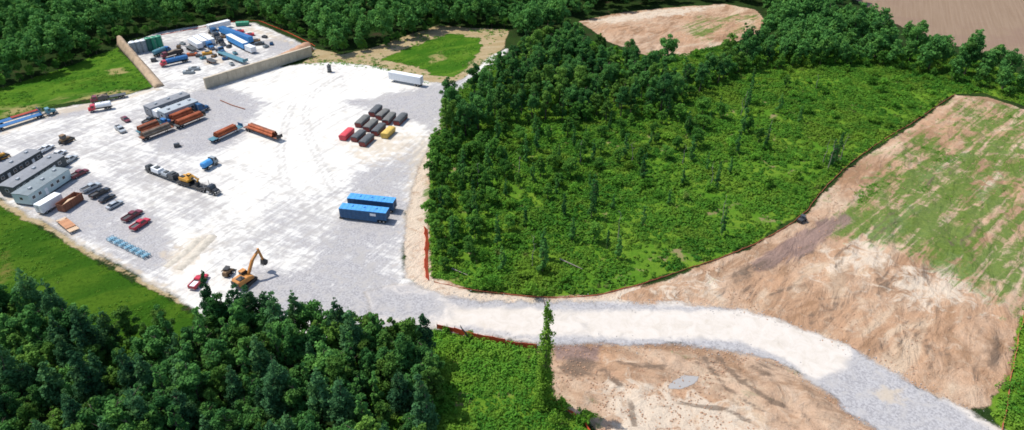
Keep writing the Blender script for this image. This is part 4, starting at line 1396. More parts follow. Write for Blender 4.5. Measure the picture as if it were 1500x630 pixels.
flatbed((274, 71), (289, 78), 'dark low flatbed beside the leftmost white compound trailer', 'dim', 'chassis', L=7, head=False)
for k, (p0, p1, lab, col) in enumerate((((310, 54), (324, 62), 'purple-black tractor unit at the back of the compound', 'charcoal'), ((318, 62), (330, 69), 'black tractor unit in the middle of the compound', 'black'),
                                        ((308, 49), (320, 53), 'dark blue tractor unit beside the rear white trailer', 'blue_side'), ((318, 74), (330, 81), 'dark teal tractor unit behind the teal flatbed', 'blue_side'), ((302, 68), (314, 75), 'blue tractor unit in front of the white compound trailers', 'blue_truck'))):
    l_, r_, _ = at(p0, p1)
    tractor(l_, r_, lab, col, sleeper=k % 2 == 0)
box_trailer((326, 50), (369, 66), 'long blue trailer at the rear right of the compound', 'blue', 'blue_truck', H=2.4)
box_trailer((337, 62), (362, 75), 'blue-sided trailer with a white roof in the compound', 'blue', 'white', H=2.5)
box_trailer((361, 74), (375, 80), 'short white trailer at the end of the white-roofed blue one', 'white', 'white', L=5.5, H=2.2, base=.7)
box_trailer((312, 46), (332, 41), 'white trailer at the back edge of the compound', 'white', 'white', L=11, H=2.2)
fb = flatbed((322, 80), (361, 95), 'teal flatbed trailer nearest the tan wall', 'teal', 'teal')
flatbed((304, 90), (318, 96), 'short dark flatbed standing in open gravel of the compound', 'dim', 'rustbrown', L=6, head=False)
for p, lab, col in (((351, 48), 'red skid of gear behind the blue trailers', 'pink'), ((366, 53), 'red skid of gear right of the blue trailers', 'pink'), ((381, 66), 'dark skid of gear at the right of the compound', 'charcoal'),
                    ((375, 62), 'olive skid of gear beside the long blue trailer', 'brown'), ((277, 108), 'grey skid of gear at the compound entrance, nearer the camera', 'gtank'), ((285, 103), 'grey skid of gear at the compound entrance, farther back', 'gtank'),
                    ((282, 82), 'red skid of gear beside the blue tank truck', 'rust'), ((304, 80), 'orange-brown skid of gear between the white trailers and the teal flatbed', 'yellow')):
    x, y = G(*p)
    crate((x, y, GZ + .02), random.uniform(.1, .5), lab, col, 4.2, 2.2, 1.2, group='skids of gear in the compound')
for k, (px, py) in enumerate(((292, 84), (298, 87), (262, 70), (268, 66), (330, 88), (336, 70), (345, 80), (327, 56), (390, 70), (398, 66), (388, 56), (256, 78), (314, 84), (340, 96))):
    x, y = G(px, py)
    crate((x, y, GZ + .02), k * .9, 'small crate of gear standing between the vehicles of the compound', ('charcoal', 'teal', 'brown', 'gtank', 'blue_side')[k % 5], 2.4, 1.6, 1.1, group='small crates in the compound')
x, y = G(356, 38)
rollbox((x, y), .2, 'green waste container at the far corner of the compound', 'green', 'green', True, L=6)

# small off-road vehicle at the brush edge
loc, rz, _ = at((1167, 330), (1181, 320))
t = thing('utility_buggy', 'small dark utility buggy parked at the brush edge on the dirt slope', 'buggy', (loc[0], loc[1], .15), rz)
MB().loft([(-1.6, .7, .68, .4, .95), (-.3, .72, .7, .35, .95), (1.0, .7, .66, .4, 1.0), (1.6, .55, .5, .45, .8)], .1).part('body', 'black', t)
MB().box(-1.6, -.4, -.68, .68, .95, 1.2).part('cargo_bed', 'charcoal', t)
for s in (-1, 1):
    MB().tube((-.35, s * .62, .9), (-.2, s * .6, 1.85), .04, n=5).tube((1.0, s * .62, .95), (.6, s * .6, 1.85), .04, n=5).part('roll_bar', 'chassis', t)
    for x in (-1.05, 1.05):
        wheel(t, x, s * .72, .36, .28)
MB().box(-.35, .75, -.65, .65, 1.85, 1.92).part('roof', 'charcoal', t)
MB().box(-.2, .3, -.6, .6, .95, 1.35).part('seat', 'dim', t)


# ------------------------------------------------------------------ fences
def fence(pts, label, mat, h=0.9, name='silt_fence', step=3.0, wob=.15, lean=0.0):
    P2 = [Vector(G(*p)) for p in pts]
    org = P2[0]
    t = thing(name, label, 'fence', (org.x, org.y, 0.05))
    post = MB().box(-.04, .04, -.04, .04, 0, h + .3).mesh('post')
    line = [Vector((0, 0))]
    for i in range(len(P2) - 1):
        n = max(1, int((P2[i + 1] - P2[i]).length / step))
        for k in range(1, n + 1):
            q = P2[i].lerp(P2[i + 1], k / n) - org
            line.append(q + Vector((random.uniform(-wob, wob), random.uniform(-wob, wob))))
    for q in line:
        o = link('post', post, P['post'], t)
        o.location = (q.x, q.y, 0)
        o.rotation_euler = (random.uniform(-.1, .1), random.uniform(-.1, .1), 0)
    for i in range(len(line) - 1):
        a, b = line[i], line[i + 1]
        hh = h * random.uniform(.75, 1.05)
        sag = random.uniform(.02, .2)
        d = (b - a).normalized()
        nn = Vector((-d.y, d.x)) * .025
        m = MB()
        m.ring([[(p.x - nn.x, p.y - nn.y, .01), (p.x + nn.x, p.y + nn.y, .01), (p.x + nn.x + lean * z, p.y + nn.y, z), (p.x - nn.x + lean * z, p.y - nn.y, z)] for p, z in ((a + d * .01, hh), ((a + b) / 2 + nn * random.uniform(-4, 4), hh - sag), (b - d * .01, hh))])
        m.part('fabric', mat, t)
    return t


fence([(627, 337), (629, 360), (627, 385), (629, 412)], 'bright orange safety fence slumping along the left edge of the brush', 'fence', 1.3, lean=-.8)
fence([(640, 482), (665, 488), (700, 498), (740, 506), (786, 512)], 'bright orange safety fence along the near side of the gravel road', 'fence', 1.7)
fence([(797, 578), (812, 590), (836, 604), (858, 622), (868, 640)], 'torn orange fence at the foot of the vine-covered tree', 'fence', .8)
fence([(636, 414), (700, 428), (760, 434), (810, 437), (875, 434), (935, 418), (1000, 397), (1060, 377), (1100, 361)], 'rust-brown silt fence along the front edge of the brush', 'silt', .45)
fence([(1100, 361), (1150, 335), (1182, 310), (1200, 284), (1245, 240), (1290, 208), (1340, 178), (1398, 139)], 'rust-brown silt fence climbing between the brush and the dirt slope', 'silt', .45)
fence([(1502, 455), (1492, 490), (1483, 540), (1476, 580), (1468, 630), (1462, 660)], 'brown silt fence at the lower right picture edge', 'silt', .8)
fence([(236, 52), (290, 42), (352, 31), (380, 31), (420, 47), (462, 68)], 'low rust-red fence behind the equipment compound', 'fence', .5)

# ------------------------------------------------------------------ foliage
def mat_leaf(name, dark, light, warm, rand=0.5, patchy=False):
    t = NT(name)
    tint = t.attr('tint')
    oi = t.n('ShaderNodeObjectInfo')
    r = oi.outputs['Random']
    n = t.noise(t.pos(), 0.25, 3, 0.6)
    c = t.mix(tint, dark, light)
    c = t.mix(t.math('MULTIPLY', t.step(n, 0.47, 0.68), 0.4), c, warm)
    if patchy:
        nb = t.noise(t.pos(), 0.06, 4, 0.65, 0.6)
        c = t.mix(t.math('MULTIPLY', t.step(nb, 0.48, 0.64), 0.6), c, warm)
        nc = t.noise(t.pos(), 0.11, 3, 0.6)
        c = t.mix(t.math('MULTIPLY', t.step(nc, 0.64, 0.72), 0.6), c, (0.17, 0.13, 0.06))
    c = t.mix(t.math('MULTIPLY', r, rand), c, t.mix(0.5, warm, light))
    hv = t.n('ShaderNodeHueSaturation')
    t.set(hv.inputs['Value'], t.math('ADD', 0.72, t.math('MULTIPLY', r, 0.6)))
    t.set(hv.inputs['Color'], c)
    d = t.principled(hv.outputs[0], 0.75, None, 0.06)
    tr = t.n('ShaderNodeBsdfTranslucent')
    t.set(tr.inputs['Color'], hv.outputs[0])
    mx = t.n('ShaderNodeMixShader')
    mx.inputs[0].default_value = 0.35
    t.t.links.new(d.outputs[0], mx.inputs[1])
    t.t.links.new(tr.outputs[0], mx.inputs[2])
    return t.done(mx.outputs[0])


M_PINE = mat_leaf('pine_needles', (0.030, 0.108, 0.048), (0.075, 0.195, 0.075), (0.125, 0.215, 0.045), .4)
M_LEAF = mat_leaf('broad_leaves', (0.030, 0.125, 0.040), (0.080, 0.240, 0.058), (0.16, 0.275, 0.04), .5)
M_BRUSH = mat_leaf('brush_leaves', (0.042, 0.175, 0.020), (0.145, 0.345, 0.034), (0.225, 0.345, 0.036), .25, True)
M_LEAF2 = mat_leaf('pale_leaves', (0.045, 0.135, 0.026), (0.115, 0.25, 0.045), (0.19, 0.28, 0.04), .5)
M_YOUNG = mat_leaf('young_leaves', (0.032, 0.130, 0.024), (0.100, 0.265, 0.040), (0.17, 0.29, 0.034), .5)
M_VINE = mat_leaf('vine_leaves', (0.11, 0.27, 0.025), (0.25, 0.44, 0.05), (0.28, 0.42, 0.05), .2)


def leaves(C, N, size, rng, drop=0.75):
    """quads at C facing N with jitter"""
    n = len(C)
    N = N + rng.normal(0, drop, (n, 3)) + np.array([0, 0, .25])
    N /= np.linalg.norm(N, axis=1)[:, None] + 1e-9
    A = np.cross(N, rng.normal(0, 1, (n, 3)))
    A /= np.linalg.norm(A, axis=1)[:, None] + 1e-9
    B = np.cross(N, A)
    s = size[:, None]
    asp = rng.uniform(.55, 1.0, n)[:, None]
    V = np.stack([C - A * s, C - B * s * asp * .8 + N * s * .15, C + A * s, C + B * s * asp * .8 + N * s * .15], 1).reshape(-1, 3)
    return V


def lobes_to_leaves(cent, rad, nleaf, size, rng, flat=.8):
    w = rad ** 2
    k = rng.choice(len(cent), nleaf, p=w / w.sum())
    D = rng.normal(0, 1, (nleaf, 3))
    D[:, 2] += .35
    D /= np.linalg.norm(D, axis=1)[:, None]
    rr = rng.uniform(.5, 1.15, nleaf)
    C = cent[k] + D * (rad[k] * rr)[:, None] * np.array([1, 1, flat])
    tl = rng.uniform(0, 1, len(cent))
    tint = np.clip(tl[k] * .55 + rng.uniform(0, .45, nleaf), 0, 1)
    V = leaves(C, D, size * rng.uniform(.6, 1.35, nleaf), rng)
    return V, tint


def broad(rng, H, R, nleaf, size):
    nl = rng.integers(26, 62)
    D = rng.normal(0, 1, (nl, 3))
    D /= np.linalg.norm(D, axis=1)[:, None]
    D[:, 2] = D[:, 2] * .9 + .1
    cz = H * .57
    rr = rng.uniform(.3, .92, nl)
    sq = rng.uniform(.85, 1.2)
    wz = np.clip(1.12 - .55 * np.maximum(D[:, 2], 0), .3, 1.1)[:, None]
    cent = D * rr[:, None] * np.concatenate([wz, wz, np.ones_like(wz)], 1) * np.array([R * sq, R / sq, H * .43]) + np.array([0, 0, cz])
    rad = rng.uniform(.16, .34, nl) * R
    return lobes_to_leaves(cent, rad, nleaf, size, rng)


def pine(rng, H, R, nleaf, size):
    cent, rad = [], []
    z = H * rng.uniform(.28, .38)
    a = 0.0
    lean = rng.normal(0, .35, 2)
    while z < H * .96:
        f = (z - H * .3) / (H * .7)
        env = R * (1 - max(f, 0) ** 1.9) * (.75 + .25 * min(1, max(0, f) * 5)) + .2
        m = rng.integers(3, 5)
        for _ in range(m):
            a += 2.4 + rng.normal(0, .4)
            e = env * rng.uniform(.5, 1.0)
            cent.append((math.cos(a) * e * .7 + lean[0] * f, math.sin(a) * e * .7 + lean[1] * f, z + rng.normal(0, .3) - e * .08))
            rad.append(max(.35, env * rng.uniform(.32, .5)))
        z += H * .055
    cent.append((lean[0], lean[1], H * .97))
    rad.append(.35)
    return lobes_to_leaves(np.array(cent), np.array(rad), nleaf, size, rng, .75)


def slim(rng, H, R, nleaf, size):
    cent, rad = [], []
    for z in np.linspace(H * .18, H, 12):
        for _ in range(2):
            a = rng.uniform(0, 6.28)
            e = R * rng.uniform(.1, .8) * (1.1 - .6 * z / H)
            cent.append((math.cos(a) * e, math.sin(a) * e, z))
            rad.append(R * rng.uniform(.22, .42) * (1.15 - .6 * z / H))
    return lobes_to_leaves(np.array(cent), np.array(rad), nleaf, size, rng, 1.1)


def leaf_mesh(name, V, tint, mat):
    Fq = np.arange(len(V)).reshape(-1, 4)
    me = mesh_np(name, V, Fq, {'tint': ('FACE', tint)})
    me.materials.append(mat)
    return me


def trunk_mesh(H, r, rng, nb=6, name='trunk', spread=.13):
    b = MB()
    pts = [Vector((rng.normal(0, .06) * k, rng.normal(0, .06) * k, H * k / 6)) for k in range(7)]
    pts[0] = Vector((0, 0, -.1))
    secs = []
    for k, p in enumerate(pts):
        rr = r * (1.25 if k == 0 else 1 - .13 * k)
        secs.append([(p.x + rr * math.cos(2 * PI * j / 7), p.y + rr * math.sin(2 * PI * j / 7), p.z) for j in range(7)])
    b.ring(secs)
    for k in range(nb):
        i = 2 + k % 4
        a = 2.4 * k + rng.uniform(0, 1)
        p = pts[i].lerp(pts[i + 1], rng.uniform(0, 1))
        l = H * spread * rng.uniform(.6, 1)
        b.tube(p, p + Vector((math.cos(a) * l, math.sin(a) * l, l * .6)), r * .35, r * .08, 5)
    me = b.mesh(name)
    me.materials.append(P['bark'])
    return me


def protos(kind, n, Hs, Rs, nleaf, size, mat, tr, seed):
    out = []
    for i in range(n):
        rng = np.random.default_rng(seed + i)
        H, R = rng.uniform(*Hs), rng.uniform(*Rs)
        V, ti = kind(rng, H, R, nleaf, size)
        out.append((leaf_mesh('crown', V, ti, mat), trunk_mesh(H * .9, tr, rng), H, (V, ti)))
    return out


PINES = protos(pine, 8, (14, 18.5), (2.3, 3.3), 3200, .28, M_PINE, .2, 100)
BROADS = protos(broad, 8, (12, 18), (2.4, 4.6), 4400, .30, M_LEAF, .3, 200) + protos(broad, 4, (10, 16), (2.2, 3.8), 3600, .27, M_LEAF2, .25, 260) + protos(slim, 2, (14, 18), (1.8, 2.4), 2400, .28, M_LEAF, .25, 280)
YOUNG = protos(broad, 6, (6, 10), (1.9, 3.0), 1500, .28, M_YOUNG, .14, 300)
SLIMS = protos(slim, 4, (10, 14), (1.2, 1.8), 1000, .28, M_LEAF, .13, 400)
SHRUBS = protos(broad, 4, (2.2, 3.4), (1.6, 2.3), 600, .22, M_BRUSH, .06, 500)


def tree(name, cat, label, group, pr, x, y, sc, z=0.0):
    t = thing(name, label, cat, (x, y, z), random.uniform(0, 6.28), group)
    s = sc * random.uniform(.93, 1.07)
    t.scale = (s, s, sc)
    link('trunk', pr[1], None, t)
    link('crown', pr[0], None, t)
    return t


def scatter(poly, dmin, n, rng, keep=None):
    poly = np.asarray(poly)
    lo, hi = poly.min(0), poly.max(0)
    C = rng.uniform(lo, hi, (n, 2))
    C = C[sdist(C, poly) > 0]
    if keep is not None:
        C = C[keep(C)]
    cell = {}
    out = []
    for p in C:
        k = (int(p[0] // dmin), int(p[1] // dmin))
        ok = True
        for i in (-1, 0, 1):
            for j in (-1, 0, 1):
                for q in cell.get((k[0] + i, k[1] + j), ()):
                    if (p[0] - q[0]) ** 2 + (p[1] - q[1]) ** 2 < dmin * dmin:
                        ok = False
        if ok:
            cell.setdefault(k, []).append(p)
            out.append(p)
    return np.array(out)


def in_view(x, y, z, m=40):
    dy = y * math.cos(PITCH) + (CAM_H - z) * math.sin(PITCH)
    v = -y * math.sin(PITCH) + (CAM_H - z) * math.cos(PITCH)
    if dy <= 1:
        return False
    px, py = 750 + F_PX * x / dy, 315 + F_PX * v / dy
    return -m < px < 1500 + m and -m < py < 630 + m


# near stand, placed by where the tree tops show
rng = np.random.default_rng(11)
NEAR = GP([(-60, 400, 15), (30, 406, 15), (75, 412, 15), (110, 430, 15), (150, 436, 15), (215, 440, 15), (262, 432, 15), (300, 434, 15), (350, 436, 14), (440, 446, 11), (530, 456, 10), (590, 464, 10), (628, 480, 10),
           (636, 530, 9), (628, 600, 9), (616, 680, 10), (600, 860, 15), (-160, 860, 15), (-160, 420, 15)])
n_pine = 0
pts = scatter(NEAR, 2.9, 20000, rng)
pts = sorted(pts.tolist(), key=lambda p: math.hypot(p[0], p[1]))
extra = []
for x, y in pts:
    if not in_view(x, y, 12, 60):
        continue
    k = rng.integers(len(PINES)) if rng.random() < .22 else -1
    if n_pine < 300:
        if k >= 0:
            tree('pine_tree', 'pine tree', 'pine tree in the dense dark stand at the lower left', 'pines of the near stand', PINES[k], x, y, rng.uniform(.62, 1.1))
            n_pine += 1
        else:
            tree('broadleaf_tree', 'broadleaf tree', 'broadleaf tree among the pines of the lower left stand', 'broadleaf trees of the near stand', BROADS[rng.integers(len(BROADS))], x, y, rng.uniform(.55, .98))
for px, py, h, lab in ((283, 398, 17, 'tall thin pine leaning out over the gravel at the stand edge'), (357, 415, 15, 'bushy pine standing right below the orange excavator'), (322, 430, 13, 'slim pine beside the leaning thin pine'), (488, 436, 15, 'pointed pine at the back edge of the near stand, above the road mouth'), (386, 425, 13, 'round-topped pine to the right of the bushy pine below the excavator')):
    x, y = G(px, py, h)
    pr = PINES[int(px) % len(PINES)]
    t = tree('pine_tree', 'pine tree', lab, 'pines of the near stand', pr, x, y, h / pr[2] * 1.0)
    if 'leaning' in lab:
        t.scale = (.6, .6, h / pr[2])
        t.rotation_euler = (.06, .1, 1.0)

# woods and forest
FOREST = GP([(-200, 150), (-60, 118), (0, 132), (60, 112), (130, 82), (176, 60), (240, 44), (350, 28), (385, 28), (462, 64), (492, 82), (560, 72), (640, 40), (742, 44), (752, 62), (800, 56), (846, 34), (900, 14), (1060, 2), (1108, 8), (1124, 28), (1140, 55),
             (1190, 40), (1252, 6), (1165, -62), (900, -90), (300, -90), (-200, -60)])
WOODS = GP([(660, 160), (672, 150, 11), (705, 112, 11), (742, 62, 11), (765, 44, 11), (842, 36, 11), (870, 52, 11), (930, 72, 11), (990, 90, 11), (1050, 74, 11), (1120, 56), (1180, 40), (1240, 40), (1290, 62), (1280, 95), (1200, 96), (1120, 100), (1080, 108),
            (1050, 125), (1000, 150), (960, 172), (900, 180), (820, 178), (740, 190), (690, 198), (650, 205), (648, 180)])
LINE = GP([(1290, 62), (1340, 68), (1400, 92), (1440, 104), (1500, 118), (1620, 150), (1620, 185), (1500, 150), (1440, 128), (1380, 118), (1330, 105), (1280, 96)])
cand = []
for poly, dm, lab, grp in ((FOREST, 4.8, 'broadleaf tree in the dark forest along the top of the picture', 'forest trees along the top'),
                           (WOODS, 4.6, 'broadleaf tree in the woods between the yard and the brushy clearing', 'trees of the middle woods'),
                           (LINE, 7.5, 'broadleaf tree in the tree line below the brown field', 'trees of the right tree line')):
    for x, y in scatter(poly, dm, 9000, rng):
        if in_view(x, y, 8, 70):
            cand.append((math.hypot(x, y), x, y, lab, grp, poly is LINE))
cand.sort()
VS, TS = [], []
SMALL = []
for i in range(5):
    r_ = np.random.default_rng(900 + i)
    H, R = r_.uniform(13, 18), r_.uniform(3.2, 4.6)
    SMALL.append(broad(r_, H, R, 1300, .50))
for i, (d_, x, y, lab, grp, ln) in enumerate(cand):
    sc = rng.choice([rng.uniform(.62, .9), rng.uniform(.85, 1.22)]) * (1.12 if grp.startswith('forest') else .92)
    if i < 150:
        tree('broadleaf_tree', 'broadleaf tree', lab, grp, BROADS[rng.integers(len(BROADS))], x, y, sc)
    else:
        V, ti = SMALL[rng.integers(len(SMALL))]
        a = rng.uniform(0, 6.28)
        ca, sa = math.cos(a), math.sin(a)
        W_ = V @ np.array([[ca, sa, 0], [-sa, ca, 0], [0, 0, 1]]) * sc + np.array([x, y, 0])
        VS.append(W_)
        TS.append(np.clip(ti + rng.uniform(-.25, .25), 0, 1))
print('near trees', n_pine, 'wood trees', len(cand))
if VS:
    o = link('far_forest', leaf_mesh('far_forest', np.concatenate(VS), np.concatenate(TS), M_LEAF), None, kind='stuff')
    o['label'] = 'far forest canopy along the top of the picture'
# low growth along the forest front
for line in ([(0, 133), (60, 113), (130, 84), (178, 60), (240, 45), (350, 29), (385, 29), (462, 64), (492, 82), (560, 72), (640, 40), (742, 42)], [(660, 198), (740, 188), (820, 178), (900, 180), (960, 172), (1000, 150), (1080, 108), (1200, 97), (1290, 98), (1380, 118), (1440, 130), (1500, 152)]):
    L_ = GP(line)
    for i in range(len(L_) - 1):
        a, b = L_[i], L_[i + 1]
        n = max(1, int(np.hypot(*(b - a)) / 4.2))
        for k in range(n):
            q = a + (b - a) * (k + rng.uniform(0, 1)) / n + rng.normal(0, .8, 2) + np.array([0, 1.5])
            tree('young_tree', 'young tree', 'young bushy tree along the front edge of the forest and woods', 'young trees along the forest edge', YOUNG[rng.integers(6)], q[0], q[1], rng.uniform(.5, .95))
# big field-edge trees, by their tops
for px, py, h, lab in ((1218, 4, 17, 'tall rounded tree at the top, left corner of the brown field'), (1258, 18, 16, 'rounded tree in front of the field corner'), (1298, 28, 17, 'large round tree standing out against the brown field'),
                       (1350, 34, 17, 'forked tall tree right of the gap below the brown field'), (1377, 52, 15, 'leafy tree leaning on the forked tall tree'), (1432, 58, 15, 'narrow tall tree with pinkish soil behind it'), (1490, 76, 15, 'broad tree at the right picture edge below the field'),
                       (982, 55, 17, 'tall tree standing up in front of the bare mound'), (924, 62, 15, 'tree top in front of the left part of the bare mound'), (636, 216, 8, 'rounded tree overhanging the yard edge by the brush corner'), (694, 96, 12, 'dark tree beside the narrow gravel lane'), (680, 150, 13, 'dark tree at the left corner of the middle woods')):
    x, y = G(px, py, h)
    pr = BROADS[(px * 7) % len(BROADS)] if h > 10 else YOUNG[px % 4]
    tree('broadleaf_tree', 'broadleaf tree', lab, 'landmark trees', pr, x, y, h / pr[2] * (1.12 if h > 10 else 1))

# brush: young trees, slim survivors, snags, shrubs and the leafy cover
YP2 = GP([(640, 205), (690, 200), (722, 215), (722, 300), (700, 350), (680, 400), (645, 405), (632, 350), (629, 300), (630, 250)])
for x, y in scatter(YP2, 4.0, 700, rng):
    tree('young_tree', 'young tree', 'young leafy tree in the thicket beside the yard edge', 'young trees in the thicket', YOUNG[rng.integers(6)], x, y, rng.uniform(.5, 1.0))
YP = GP([(640, 205), (690, 200), (760, 200), (820, 190), (900, 190), (1000, 160), (1040, 150), (1040, 210), (960, 240), (860, 270), (780, 330), (700, 360), (640, 350), (628, 260)])
for x, y in scatter(YP, 6.5, 900, rng, lambda C: vnoise(C[:, 0], C[:, 1], .045, 3) * .7 + .5 * (C[:, 1] - 150) / 130 > .42):
    tree('young_tree', 'young tree', 'young leafy tree growing up through the brushy clearing', 'young trees in the clearing', YOUNG[rng.integers(6)], x, y, rng.uniform(.55, 1.0))
for px, py, s in ((650, 300, .8), (648, 330, .7), (665, 345, .8), (655, 260, .9), (670, 230, .9), (690, 380, .6), (870, 355, .8), (745, 340, .7), (1150, 130, .7), (1095, 195, .8), (1110, 210, .7), (720, 300, .8), (700, 270, .9), (810, 250, .8), (1055, 175, .9), (1030, 190, .8)):
    x, y = G(px, py)
    tree('young_tree', 'young tree', 'young leafy tree growing up through the brushy clearing', 'young trees in the clearing', YOUNG[rng.integers(6)], x, y, s)
for px, py, s in ((1215, 245, .85), (1222, 240, .8), (1226, 230, .8), (770, 240, .8), (866, 320, .95), (905, 380, .7), (870, 300, .9), (1050, 270, .6), (1057, 345, .7), (1120, 220, .7), (715, 255, .9), (1092, 170, .8), (1140, 165, .7), (680, 270, .9), (1035, 250, .5), (940, 260, .6), (795, 400, .85), (840, 215, .7), (1170, 180, .6), (1100, 130, .7)):
    x, y = G(px, py)
    tree('slender_tree', 'slender tree', 'thin straggly tree left standing in the brushy clearing', 'slender trees in the clearing', SLIMS[rng.integers(4)], x, y, s)

SP = GP([(640, 210), (760, 200), (900, 190), (1010, 170), (1100, 150), (1080, 260), (960, 330), (900, 400), (760, 410), (650, 380)])
for x, y in scatter(SP, 9.5, 300, rng):
    tree('slender_tree', 'slender tree', 'thin straggly tree left standing in the brushy clearing', 'slender trees in the clearing', SLIMS[rng.integers(4)], x, y, rng.uniform(.45, .9))


def snag(px, py, h, label, lean=(0.0, 0.0), r=.14):
    x, y = G(px, py)
    o = link('dead_trunk', trunk_mesh(h, r, rng, 4, 'dead_trunk', .12), P['deadwood'])
    o.data.materials[0] = P['deadwood']
    o.location = (x, y, .05)
    o.rotation_euler = (lean[0], lean[1], random.uniform(0, 6))
    return tag(o, label, 'dead tree', 'dead trunks in the clearing')


for px, py, h in ((1205, 240, 9), (1212, 250, 11), (1230, 238, 10), (1040, 275, 9), (905, 350, 9), (760, 262, 9), (700, 275, 8), (1056, 330, 10), (850, 240, 8), (1195, 130, 6), (1125, 205, 8), (1090, 160, 8), (925, 240, 8), (1085, 170, 7), (780, 390, 9), (1000, 240, 7)):
    snag(px, py, h, 'bare dead trunk standing among the brush of the clearing')
o = link('fallen_log', MB().tube((0, 0, .3), (7, 0, .5), .2, .08, 7).mesh('fallen_log'), P['deadwood'])
x, y = G(820, 382)
o.location = (x, y, .3)
o.rotation_euler = (0, 0, -.7)
tag(o, 'pale fallen log lying in the middle of the brush', 'log')
o = link('fallen_log', MB().tube((0, 0, .3), (5, 0, .4), .18, .08, 7).mesh('fallen_log'), P['deadwood'])
x, y = G(662, 396)
o.location = (x, y, .3)
o.rotation_euler = (0, 0, -.6)
tag(o, 'pale fallen log near the orange fence corner', 'log')
# broken stump leaning beside the road
x, y = G(686, 497)
o = link('broken_stump', trunk_mesh(4.5, .3, rng, 2, 'broken_stump', .1), P['deadwood'])
o.location = (x, y, .05)
o.rotation_euler = (0, -.35, .2)
tag(o, 'broken dark stump leaning over the orange fence by the road', 'dead tree')

# vine-covered tree
x, y = G(797, 596)
t = thing('vine_covered_tree', 'tall narrow vine-covered tree beside the gravel road', 'tree', (x, y, 0.05))
r_ = np.random.default_rng(5)
HV = 27.0
cent, rad = [], []
for z in np.linspace(.5, HV, 90):
    f = z / HV
    w = (1.9 * (1 - .62 * f) + .28 * math.sin(z * 1.7) + .2 * math.sin(z * .8 + 1)) * (.75 if .52 < f < .6 else 1) * (1.0 if f < .95 else .5)
    for _ in range(2):
        a = r_.uniform(0, 6.28)
        cent.append((math.cos(a) * w * .45, math.sin(a) * w * .45, z))
        rad.append(w * r_.uniform(.35, .75))
for _ in range(26):
    z = r_.uniform(2, HV * .9)
    a = r_.uniform(0, 6.28)
    e = r_.uniform(1.0, 1.9) * (1.1 - .5 * z / HV)
    cent.append((math.cos(a) * e, math.sin(a) * e, z))
    rad.append(r_.uniform(.3, .65))
V, ti = lobes_to_leaves(np.array(cent), np.array(rad), 10000, .19, r_, 1.0)
link('vine', leaf_mesh('vine', V, ti, M_VINE), None, t)
link('trunk', trunk_mesh(HV * .97, .4, r_, 5, 'trunk', .06), None, t)

# leafy cover
def cover(name, label, poly, dens, size, seed, mat=M_BRUSH, hmax=1.6, thr=(.25, .18, .5), rad=1.0):
    r_ = np.random.default_rng(seed)
    poly = np.asarray(poly)
    lo, hi = poly.min(0), poly.max(0)
    n = int((hi - lo).prod() * dens)
    C = r_.uniform(lo, hi, (n, 2))
    C = C[sdist(C, poly) > .6]
    C = C[[in_view(c[0], c[1], 1, 30) for c in C]]
    patch = vnoise(C[:, 0], C[:, 1], .07, seed) * .6 + vnoise(C[:, 0], C[:, 1], .2, seed + 1) * .4
    C = C[r_.uniform(0, 1, len(C)) < thr[0] + (1 - thr[0]) * sstep(patch, thr[1], thr[2])]
    patch = vnoise(C[:, 0], C[:, 1], .07, seed) * .6 + vnoise(C[:, 0], C[:, 1], .2, seed + 1) * .4
    hue = vnoise(C[:, 0], C[:, 1], .05, seed + 7) * .5 + vnoise(C[:, 0], C[:, 1], .4, seed + 8) * .5
    K = 18
    Rb = rad * r_.uniform(.5, 1.35, len(C)) * (.7 + .7 * patch)
    Hb = hmax * r_.uniform(.3, 1.0, len(C)) * (.35 + 1.5 * patch * patch + .9 * vnoise(C[:, 0], C[:, 1], .12, seed + 4) ** 2)
    D = r_.normal(0, 1, (len(C), K, 3))
    D[..., 2] = np.abs(D[..., 2]) + .15
    D /= np.linalg.norm(D, axis=2)[..., None]
    S = np.stack([Rb, Rb, Hb], 1)[:, None, :]
    Pq = D * S * r_.uniform(.75, 1.1, (len(C), K, 1))
    Pq[..., :2] += C[:, None, :]
    Pq[..., 2] += .05
    ti = np.clip(np.repeat(hue[:, None], K, 1) * 1.3 - .2 + r_.uniform(-.25, .25, (len(C), K)), 0, 1).ravel()
    V = leaves(Pq.reshape(-1, 3), D.reshape(-1, 3), size * r_.uniform(.6, 1.4, len(C) * K), r_, .28)
    o = link(name, leaf_mesh(name, V, ti, mat), None, kind='stuff')
    o['label'] = label
    print(name, len(C), len(V) // 4)
    return o


cover('brush_cover', 'leafy green brush covering the clearing', BRUSH, 1.05, .33, 21, hmax=1.0)
cover('brush_cover', 'leafy green brush beside the vine-covered tree', BRUSH2, 2.4, .24, 22, hmax=1.5)
cover('brush_cover', 'leafy green brush at the lower right picture edge', BRUSH3, 1.0, .24, 23, hmax=1.3)
cover('grass_tufts', 'green grass tufts scattered over the graded dirt slope', GP([(1250, 268), (1335, 200), (1405, 150), (1440, 150), (1540, 185), (1540, 400), (1500, 440), (1440, 440), (1380, 410), (1320, 372), (1240, 352)]), .9, .16, 41, hmax=.35, thr=(.02, .5, .7), rad=.7)
cover('grass_tufts', 'weeds and grass tufts on the left meadow', LAWN_W, .35, .14, 42, hmax=.3, thr=(.05, .4, .7), rad=.6)
cover('grass_tufts', 'weeds and grass tufts on the upper left meadow', LAWN_NW, .35, .2, 43, hmax=.4, thr=(.05, .4, .7), rad=.8)
cover('grass_tufts', 'weeds and grass tufts on the small upper meadow', TAN, .5, .2, 44, hmax=.4, thr=(.05, .4, .7), rad=.8)
ns = 0
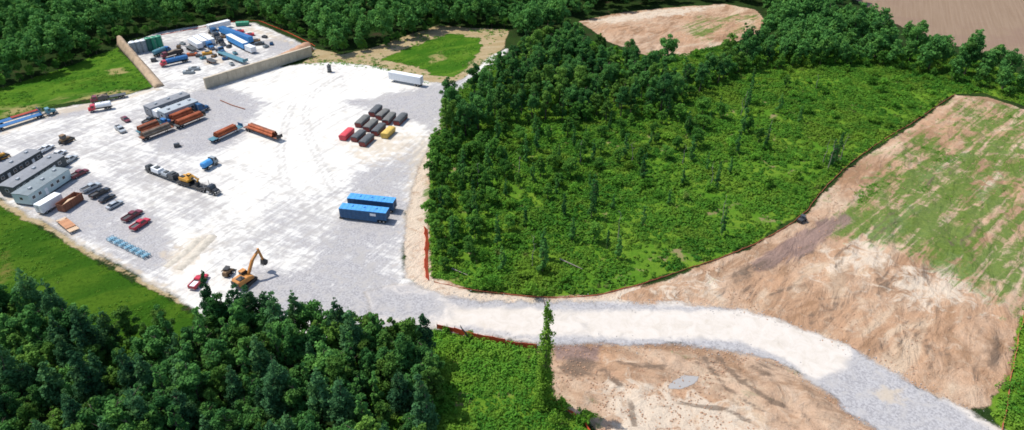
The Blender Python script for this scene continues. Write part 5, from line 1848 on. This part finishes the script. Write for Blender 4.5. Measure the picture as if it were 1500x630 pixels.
for poly, dm, cut in ((BRUSH, 5.5, .45), (BRUSH2, 5.0, .4)):
    for x, y in scatter(poly, dm, 1500, rng, lambda C: vnoise(C[:, 0], C[:, 1], .06, 31) > cut):
        if in_view(x, y, 1, 10) and ns < 260:
            tree('shrub', 'shrub', 'rounded leafy shrub rising above the green brush', 'shrubs in the brush', SHRUBS[rng.integers(4)], x, y, rng.uniform(.6, 1.25))
            ns += 1
print('shrubs', ns)

# clods and rocks on the churned dirt
rk = []
for i in range(5):
    b = MB()
    r_ = np.random.default_rng(50 + i)
    b.lathe([(.12, 0), (.22, .08), (.2, .2), (.08, .27)], 7)
    b.v = [(x * r_.uniform(.7, 1.4), y * r_.uniform(.7, 1.4), z * r_.uniform(.8, 1.2)) for x, y, z in b.v]
    me = b.mesh('rocks')
    rk.append((np.array([v.co[:] for v in me.vertices]), [list(p.vertices) for p in me.polygons]))
V, Fc = [], []
nb = 0
for poly, n in ((DIRT2, 2500), (DIRT, 2500)):
    lo, hi = poly.min(0), poly.max(0)
    C = rng.uniform(lo, hi, (n * 3, 2))
    C = C[sdist(C, poly) > 1][:n]
    for c in C:
        v, f = rk[rng.integers(5)]
        s = rng.uniform(.3, .8)
        V.append(v * s + np.array([c[0], c[1], .12]))
        Fc += [[i + nb for i in q] for q in f]
        nb += len(v)
RV, RF, nr = [], [], 0
edge_pts = []
for i in range(len(ROAD)):
    a, b = ROAD[i], ROAD[(i + 1) % len(ROAD)]
    for k in range(int(np.hypot(*(b - a)) * 4)):
        edge_pts.append(a + (b - a) * rng.uniform(0, 1) + rng.normal(0, 1.3, 2))
for c in edge_pts:
    if not in_view(c[0], c[1], 0, 10) or c[0] < G(650, 470)[0]:
        continue
    v, f = rk[rng.integers(5)]
    RV.append(v * rng.uniform(.15, .6) + np.array([c[0], c[1], .17]))
    RF += [[i + nr for i in q] for q in f]
    nr += len(v)
rm = bpy.data.meshes.new('road_stones')
rm.from_pydata(np.concatenate(RV).tolist(), [], RF)
o = link('road_stones', rm, P['heap'], kind='stuff')
o['label'] = 'loose grey stones along the edges of the gravel road'
me = bpy.data.meshes.new('dirt_clods')
me.from_pydata(np.concatenate(V).tolist(), [], Fc)
o = link('dirt_clods', me, P['redearth'], kind='stuff')
o['label'] = 'clods and stones strewn over the bare dirt'
